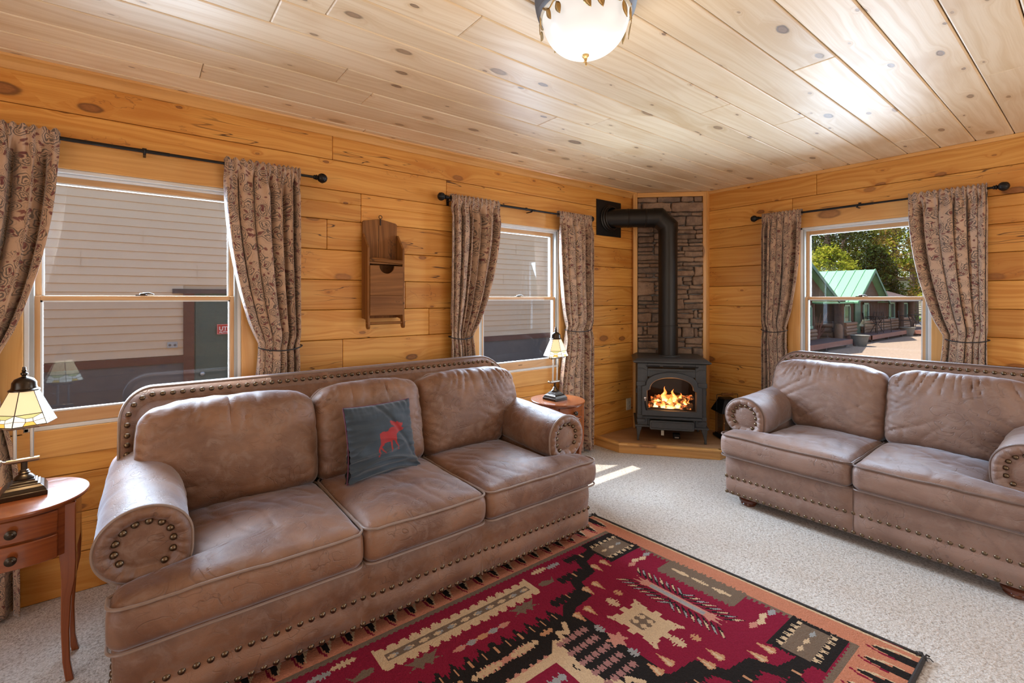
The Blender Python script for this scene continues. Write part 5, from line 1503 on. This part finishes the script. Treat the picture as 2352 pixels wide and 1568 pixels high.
# ---- log cabins outside the right window
def gable(t, xa, xb, xr, zr, ze, y0, y1, mat_):
    for s_, xe in ((-1, xa), (1, xb)):
        mb = MB(); n_ = 9; th_ = .05
        L = []
        for y in (y0, y1): L.append([(xr, y, zr), (xe, y, ze), (xe, y, ze-th_), (xr, y, zr-th_)])
        mb.loops(L, capa=True, capb=True)
        m = int((y1-y0)/.33)
        for i in range(m+1):
            y = y0+(y1-y0)*i/m
            q = .025
            mb.loops([[(xr, y-q/2, zr+dz), (xr, y+q/2, zr+dz), (xe, y+q/2, ze+dz), (xe, y-q/2, ze+dz)] for dz in (0, .03)], capa=True, capb=True)
        mb.build('roof_slope', mat_, t, smooth=False)
        mb = MB(); mb.loops([[(xr, y, zr+.012), (xe, y, ze+.012), (xe, y, ze-.13), (xr, y, zr-.13)] for y in (y0-.03, y0)], capa=True, capb=True); mb.build('rake_board', M['green_trim'], t, smooth=False)
    mb = MB(); mb.prism([(xa+.25, ze), (xb-.25, ze), (xr, zr-.08)], y0+.25, y0+.3); mb.build('gable_wall', M['shingle'], t, smooth=False)
def ext_window(t, x0, z0, x1, z1, y):
    mb = MB(); f_ = .07
    for b in [(x0, z0, x0+f_, z1), (x1-f_, z0, x1, z1), (x0, z1-f_, x1, z1), (x0-.08, z0-.10, x1+.08, z0)]: mb.box(b[0], y-.04, b[1], b[2], y, b[3])
    w = mb.build('window', M['pale_green'], t, smooth=False)
    mb = MB(); mb.box(x0+f_, y-.01, z0, x1-f_, y, z1-f_); mb.build('pane', M['darkglass'], w, smooth=False)
def logstack(t, a, b, z0, z1, r, axis, name='log_half_wall'):
    mb = MB(); z = z0+r; k = 0
    while z < z1:
        e = .06*(k % 2)
        if axis == 'x': mb.cyl((a[0]-e, a[1], z), (b[0]+e, b[1], z), r*1.05, 12)
        else: mb.cyl((a[0], a[1]-e, z), (b[0], b[1]+e, z), r*1.05, 12)
        z += 2*r; k += 1
    mb.build(name, M['log'], t)
cb = thing('log_cabin', 'log cabin with a green metal gable roof and porch, outside the right window', 'cabin', (0, 0, 0))
gable(cb, 22.2, 26.5, 24.35, 2.60, 1.235, 6.15, 8.6, M['roof_green'])
mb = MB(); mb.box(21.5, 6.6, GZ, 31.8, 6.75, 1.3)
for i in range(70):
    x = 21.55+i*.147; mb.box(x, 6.585, -.1, x+.03, 6.602, 1.28)
mb.build('board_wall', M['cabin'], cb, smooth=False)
mb = MB(); mb.box(19.1, 7.6, GZ, 21.6, 7.7, 1.25)
for i in range(9): mb.box(19.3+.25*i, 7.57, -.3, 19.35+.25*i, 7.6, 1.2)
mb.build('recessed_wall', M['cabin'], cb, smooth=False)
mb = MB(); mb.box(21.6, 6.76, GZ, 31.7, 9.4, 1.28); mb.build('cabin_body', M['cabin'], cb, smooth=False)
mb = MB(); mb.loops([[(26.2, y, z) for y, z in ((6.2,1.22),(6.2,1.30),(8.2,2.0),(8.2,1.9))], [(32.2, y, z) for y, z in ((6.2,1.22),(6.2,1.30),(8.2,2.0),(8.2,1.9))]], capa=True, capb=True); mb.build('porch_roof', M['dark_trim'], cb, smooth=False)
mb = MB(); mb.box(19.0, 6.3, 1.18, 22.3, 8.0, 1.24); mb.build('breezeway_roof', M['roof_green'], cb, smooth=False)
for a in [(21.96,.45,22.70,1.13),(24.35,.46,25.08,1.19),(28.17,.46,29.07,1.19),(30.6,.41,31.45,1.16)]: ext_window(cb, *a, 6.585)
mb = MB(); mb.box(23.25, 6.55, -.08, 23.95, 6.6, 1.26); mb.build('door', M['green_trim'], cb, smooth=False)
for a, b in [((21.9, 6.5), (23.1, 6.5)), ((24.1, 6.5), (29.3, 6.5)), ((29.9, 6.5), (31.7, 6.5))]:
    logstack(cb, a, b, -.1, .38, .065, 'x')
logstack(cb, (21.5, 6.85), (21.5, 7.75), GZ, .40, .095, 'y')
mb = MB(); mb.box(21.38, 6.78, .40, 21.62, 7.8, .47); mb.build('wall_cap', M['dark_trim'], cb, smooth=False)
for x, y, r, z in [(21.72, 6.66, .17, 1.24), (29.6, 6.45, .14, 1.26), (31.75, 6.5, .16, 1.26), (19.05, 6.7, .11, 1.2)]:
    mb = MB(); mb.cyl((x, y, GZ), (x, y, z), r, 14); mb.build('log_post', M['cabin'], cb)
mb = MB(); mb.lathe([(.14, 0), (.135, .6), (.12, .68), (.08, .73), (0, .75)], (21.50, 6.60, GZ), 16); mb.build('short_log_post', M['log'], cb)
ca_ = thing('log_cabin', 'second log cabin with steep gable at the left side of the right window view', 'cabin', (0, 0, 0))
gable(ca_, 14.3, 20.1, 17.2, 2.68, 1.33, 6.15, 8.6, M['roof_green'])
mb = MB(); mb.box(14.5, 6.6, GZ, 18.85, 9.2, 1.33); mb.build('board_wall', M['cabin'], ca_, smooth=False)
ext_window(ca_, 17.95, .40, 18.72, 1.13, 6.59); logstack(ca_, (15., 6.5), (18.85, 6.5), -.1, .3, .065, 'x')
def deck(label, x0, y0, x1, y1, zt):
    t = thing('wooden_deck', label, 'deck', (0, 0, 0))
    mb = MB(); y = y0
    while y < y1: mb.box(x0, y, zt-.03, x1, min(y+.135, y1), zt); y += .142
    mb.build('boards', M['deck'], t, smooth=False)
    mb = MB(); mb.box(x0-.02, y0-.02, zt-.16, x1+.02, y0+.02, zt+.005); mb.box(x0-.02, y0-.02, zt-.16, x0+.02, y1, zt+.005); mb.box(x1-.02, y0-.02, zt-.16, x1+.02, y1, zt+.005); mb.build('fascia', M['deck_red'], t, smooth=False)
    mb = MB()
    for x in (x0+.3, (x0+x1)/2, x1-.3):
        for yq in (y0+.12, y1-.12): mb.box(x-.05, yq-.05, GZ, x+.05, yq+.05, zt-.03)
    mb.build('supports', M['dark_trim'], t, smooth=False)
deck('low brown wooden deck in front of the green-roofed cabin porch', 22.45, 5.78, 27.5, 6.62, -.08)
deck('near wooden deck at the lower left of the right window view', 15.5, 5.72, 20.0, 6.5, -.08)
deck('far dark wooden deck at the right of the right window view, under the round table', 28.2, 5.3, 31.0, 6.3, -.10)
def pot(label, x, y):
    t = thing('planter', label, 'planter', (x, y, GZ))
    mb = MB(); mb.lathe([(.18,0),(.20,.02),(.245,.22),(.275,.36),(.30,.375),(.305,.40),(.285,.405),(.265,.37),(.20,.33),(0,.33)], seg=28); mb.build('pot', M['pot'], t)
    mb = MB(); mb.lathe([(0,.335),(.25,.345),(.26,.34)], seg=20); mb.build('soil', M['bark'], t)
pot('grey stone planter beside the corner of the low wooden deck', 20.45, 5.62); pot('grey stone planter farther right, at the far end of the deck', 27.7, 5.78)
def patio_chair(x, y, a, label):
    t = thing('patio_chair', label, 'chair', (x, y, -.08), a)
    mb = MB(); mb.box(-.22, -.22, .40, .22, .22, .43); mb.build('seat', M['iron'], t, smooth=False)
    mb = MB(); mb.tube([(-.21,.21,.42),(-.21,.26,.85),(.21,.26,.85),(.21,.21,.42)], .014, 6)
    for i in range(5): mb.cyl((-.14+.07*i, .22, .45), (-.14+.07*i, .26, .84), .008, 6)
    mb.build('backrest', M['iron'], t)
    for sx in (-1, 1):
        for sy in (-1, 1): mb = MB(); mb.cyl((sx*.2, sy*.2, .41), (sx*.22, sy*.22, 0), .013, 6); mb.build('leg', M['iron'], t)
        mb = MB(); mb.tube([(sx*.22,.2,.64),(sx*.24,-.1,.64),(sx*.22,-.2,.42)], .013, 6); mb.build('armrest', M['iron'], t)
def patio_table(x, y, r, label):
    t = thing('patio_table', label, 'table', (x, y, -.08))
    mb = MB(); mb.lathe([(0,.66),(r,.66),(r,.69),(0,.69)], seg=24); mb.build('table_top', M['iron'], t)
    for k in range(3):
        a = 2*pi*k/3+.4; mb = MB(); mb.tube([(r*.8*cos(a), r*.8*sin(a), .66), (.06*cos(a), .06*sin(a), .35), (r*.85*cos(a), r*.85*sin(a), 0)], .014, 6); mb.build('leg', M['iron'], t)
patio_chair(23.9, 6.2, radians(20), 'black metal patio chair left of the table on the cabin deck'); patio_table(24.75, 6.2, .32, 'round black metal patio table on the cabin deck')
patio_chair(25.6, 6.2, radians(-40), 'black metal patio chair right of the table on the cabin deck')
patio_table(29.2, 5.75, .35, 'round black patio table on the far deck at the right of the window view'); patio_chair(28.55, 6.05, radians(10), 'black metal patio chair on the far deck, beside the far planter')
# far building
fb = thing('far_building', 'cream sided building far off across the road, at the right of the window view', 'building', (0, 0, 0))
mb = MB(); prof = []; z = GZ+.35
while z < 3.2: prof += [(-.03, z), (0, z+.19)]; z += .2
mb.loops([[(56+x, y, zz) for x, zz in prof] for y in (5., 16.)], close=False); mb.box(56.01, 5., GZ, 62, 16, 3.2); mb.build('lap_siding', M['siding_far'], fb, smooth=False)
mb = MB(); mb.box(55.5, 4.5, 3.2, 62.5, 16.5, 3.35); mb.build('roof', M['dark_trim'], fb, smooth=False)
# trees
def tree(name, label, x, y, H_, R_, zb_, n_, mats, seed, droop=.3, lean=0, clump=34, leaf=.15):
    random.seed(seed)
    t = thing(name, label, 'tree', (x, y, GZ))
    mb = MB(); mb.tube([(0, 0, 0), (.1*lean, .05, H_*.45), (.2*lean, 0, H_*.92)], [R_*.07+.05, R_*.05+.04, .03], 8)
    for k in range(26):
        z = H_*random.uniform(.2, .9); a = random.uniform(0, 6.28); l = R_*.8*(1-z/H_*.6); mb.tube([(0, 0, z), (l*.5*cos(a), l*.5*sin(a), z-.05), (l*cos(a), l*sin(a), z-droop)], [.04, .03, .012], 5)
    mb.build('trunk', M['bark'], t)
    mb = MB()
    V = []; F_ = []; mi = []; rr = []
    for c in range(n_//clump):
        while True:
            q = random.random(); z = zb_+(H_-zb_)*q
            rad = R_*(sin(pi*min(1, .18+q*.82))**.7 if name == 'leafy_tree' else (1-q)**.8+.08)
            a = random.uniform(0, 6.28); k = random.uniform(.25, 1)**.5
            break
        cx_, cy_ = rad*k*cos(a), rad*k*sin(a); cr = random.uniform(.25, .55)*R_*.28+.12
        m_ = 0 if random.random() < .6 else 1; base = random.random()
        for j in range(clump):
            d_ = Vector((random.gauss(0, 1), random.gauss(0, 1), random.gauss(0, .55))).normalized()*cr*random.random()**.4
            p = Vector((cx_, cy_, z))+d_
            if name != 'leafy_tree': p.z -= .25*max(0, hypot(p.x, p.y))*droop
            s_ = leaf*random.uniform(.5, 1.2); u = Vector((random.gauss(0,1), random.gauss(0,1), random.gauss(0,.6))).normalized(); w_ = u.cross(Vector((random.gauss(0,1), random.gauss(0,1), random.gauss(0,1)))).normalized()*.5
            o_ = len(V); V += [tuple(p-u*s_*.6), tuple(p+w_*s_*.55), tuple(p+u*s_*.6), tuple(p-w_*s_*.55)]
            F_.append((o_, o_+1, o_+2, o_+3)); mi.append(m_); rr.append(min(1, max(0, base+random.uniform(-.25, .25))))
    mb.v = V; mb.f = F_; mb.m = mi; mb.r = rr; mb.uv = [[(0, 0)]*4]*len(F_)
    o = mb.build('foliage', mats, t, smooth=False); return t
Y_, D_, O_ = M['leaf_y'], M['leaf_d'], M['leaf_o']
tree('spruce_tree', 'large dark green conifer at the upper left of the right window view', 34., 11.0, 11, 3.0, 2.6, 20000, [D_, D_], 1)
tree('leafy_tree', 'bright yellow-green tree behind the ridge of the green roof', 29.6, 9.6, 4.5, 1.7, .8, 11000, [Y_, Y_], 2)
tree('leafy_tree', 'tall yellow-green tree in the upper middle of the right window view', 41., 12.2, 11.5, 3.2, 2.5, 15000, [Y_, D_], 3)
tree('spruce_tree', 'conifer with sunlit yellow branch tips, right of the green gable', 35.2, 7.9, 8.5, 1.9, 1.5, 12000, [O_, Y_], 4)
tree('spruce_tree', 'dark bluish conifer directly right of the green gable roof', 33., 8.3, 4.6, 1.6, .8, 9000, [D_, D_], 5)
tree('leafy_tree', 'dense dark tree far behind the cabins', 46., 16., 13., 5.5, .8, 14000, [D_, Y_], 6, leaf=.3)
tree('leafy_tree', 'far green tree across the road behind the sunlit yellow conifer', 70., 13., 17., 5.5, 3.2, 12000, [Y_, D_], 7, leaf=.28)
tree('spruce_tree', 'tall conifer at the top right of the right window view', 41., 8.2, 14., 3., 3.4, 12000, [Y_, D_], 8, leaf=.2)
random.seed(77)
t = thing('bare_shrub', 'bare reddish shrub twigs in front of the cabin log half wall', 'shrub', (20.4, 7.0, GZ))
mb = MB()
for k in range(16):
    a = random.uniform(0, 6.28); p = [(0, 0, 0)]; r0 = random.uniform(.15, .5); h_ = random.uniform(.5, 1.3)
    mb.tube([(0, 0, 0), (r0*.4*cos(a), r0*.4*sin(a), h_*.55), (r0*cos(a), r0*sin(a), h_)], [.014, .009, .003], 5)
mb.build('twigs', M['twig'], t)

# ------------------------------------------------------------------ light
sd = Vector((.26, -.406, -1)).normalized()
L_ = bpy.data.lights.new('sun', 'SUN'); L_.energy = SUN_E; L_.angle = radians(.53); L_.color = (1, .95, .87)
o = bpy.data.objects.new('sun', L_); COL.objects.link(o); o.rotation_euler = sd.to_track_quat('-Z', 'Y').to_euler(); o.location = (-3, 8, 12)
w = bpy.data.worlds.new('sky'); SC.world = w; w.use_nodes = True; nt = w.node_tree; bg = nt.nodes['Background']
sk = nt.nodes.new('ShaderNodeTexSky'); sk.sky_type = 'NISHITA'; sk.sun_disc = False; sk.sun_elevation = radians(64); sk.sun_rotation = atan2(-sd.x, -sd.y); sk.dust_density = 2.; sk.ozone_density = 1.
nt.links.new(sk.outputs[0], bg.inputs[0]); bg.inputs[1].default_value = SKY_E
def area(name, loc, rot, sx, sy, e, col):
    l = bpy.data.lights.new(name, 'AREA'); l.shape = 'RECTANGLE'; l.size = sx; l.size_y = sy; l.energy = e; l.color = col
    o = bpy.data.objects.new(name, l); COL.objects.link(o); o.location = loc; o.rotation_euler = rot; return o
# added warm fill lights at the unseen openings behind the camera
area('fill_back', ((BW[0]+BW[2])/2, YB+.02, (BW[1]+BW[3])/2), (pi/2, 0, 0), BW[2]-BW[0], BW[3]-BW[1], BACK_E, (1, .90, .78))
area('fill_near', (XN+.02, (NW[0]+NW[2])/2, (NW[1]+NW[3])/2), (0, -pi/2, 0), NW[3]-NW[1], NW[2]-NW[0], NEAR_E, (1, .90, .78))
for i, (lx, ly, rz) in enumerate([(.015, YL+T+.26, 0), (2.459, YL+T+.26, 0), (XR+T+.26, 1.215, -pi/2)]):
    a = area('window_daylight', (lx, ly, EYE), (0, 0, 0), .80, 1.15, WIN_E*(.72, 1., .6)[i], (.60, .78, 1))
    a.rotation_euler = (-pi/2+radians(24), 0, rz); a.data.spread = radians(140)
# ------------------------------------------------------------------ camera
cam = bpy.data.cameras.new('camera'); co = bpy.data.objects.new('camera', cam); COL.objects.link(co)
cam.sensor_width = 36; cam.lens = 36*1083/2352; cam.shift_y = -99/2352; cam.clip_start = .05; cam.clip_end = 300
co.location = (0, 0, EYE); co.rotation_euler = (pi/2, 0, atan2(.78559, .61875)-pi/2)
SC.camera = co
SC.view_settings.view_transform = 'Standard'; SC.view_settings.look = 'None'; SC.view_settings.gamma = 1
SC.view_settings.exposure = EXPO
try: SC.view_settings.use_curve_mapping = False
except Exception: pass
# repeats of one kind share a group
GR = {'curtain': 'paisley curtains at the windows', 'curtain_rod': 'black curtain rods over the windows', 'end_table': 'round end tables beside the sofa',
      'table_lamp': 'stained glass table lamps', 'planter': 'stone planters outside', 'patio_chair': 'patio chairs on the decks', 'patio_table': 'patio tables on the decks',
      'wooden_deck': 'low decks outside', 'log_cabin': 'log cabins outside', 'leafy_tree': 'trees behind the cabins', 'spruce_tree': 'conifers behind the cabins'}
for o in bpy.data.objects:
    k = o.name.split('.')[0]
    if o.parent is None and k in GR: o['group'] = GR[k]
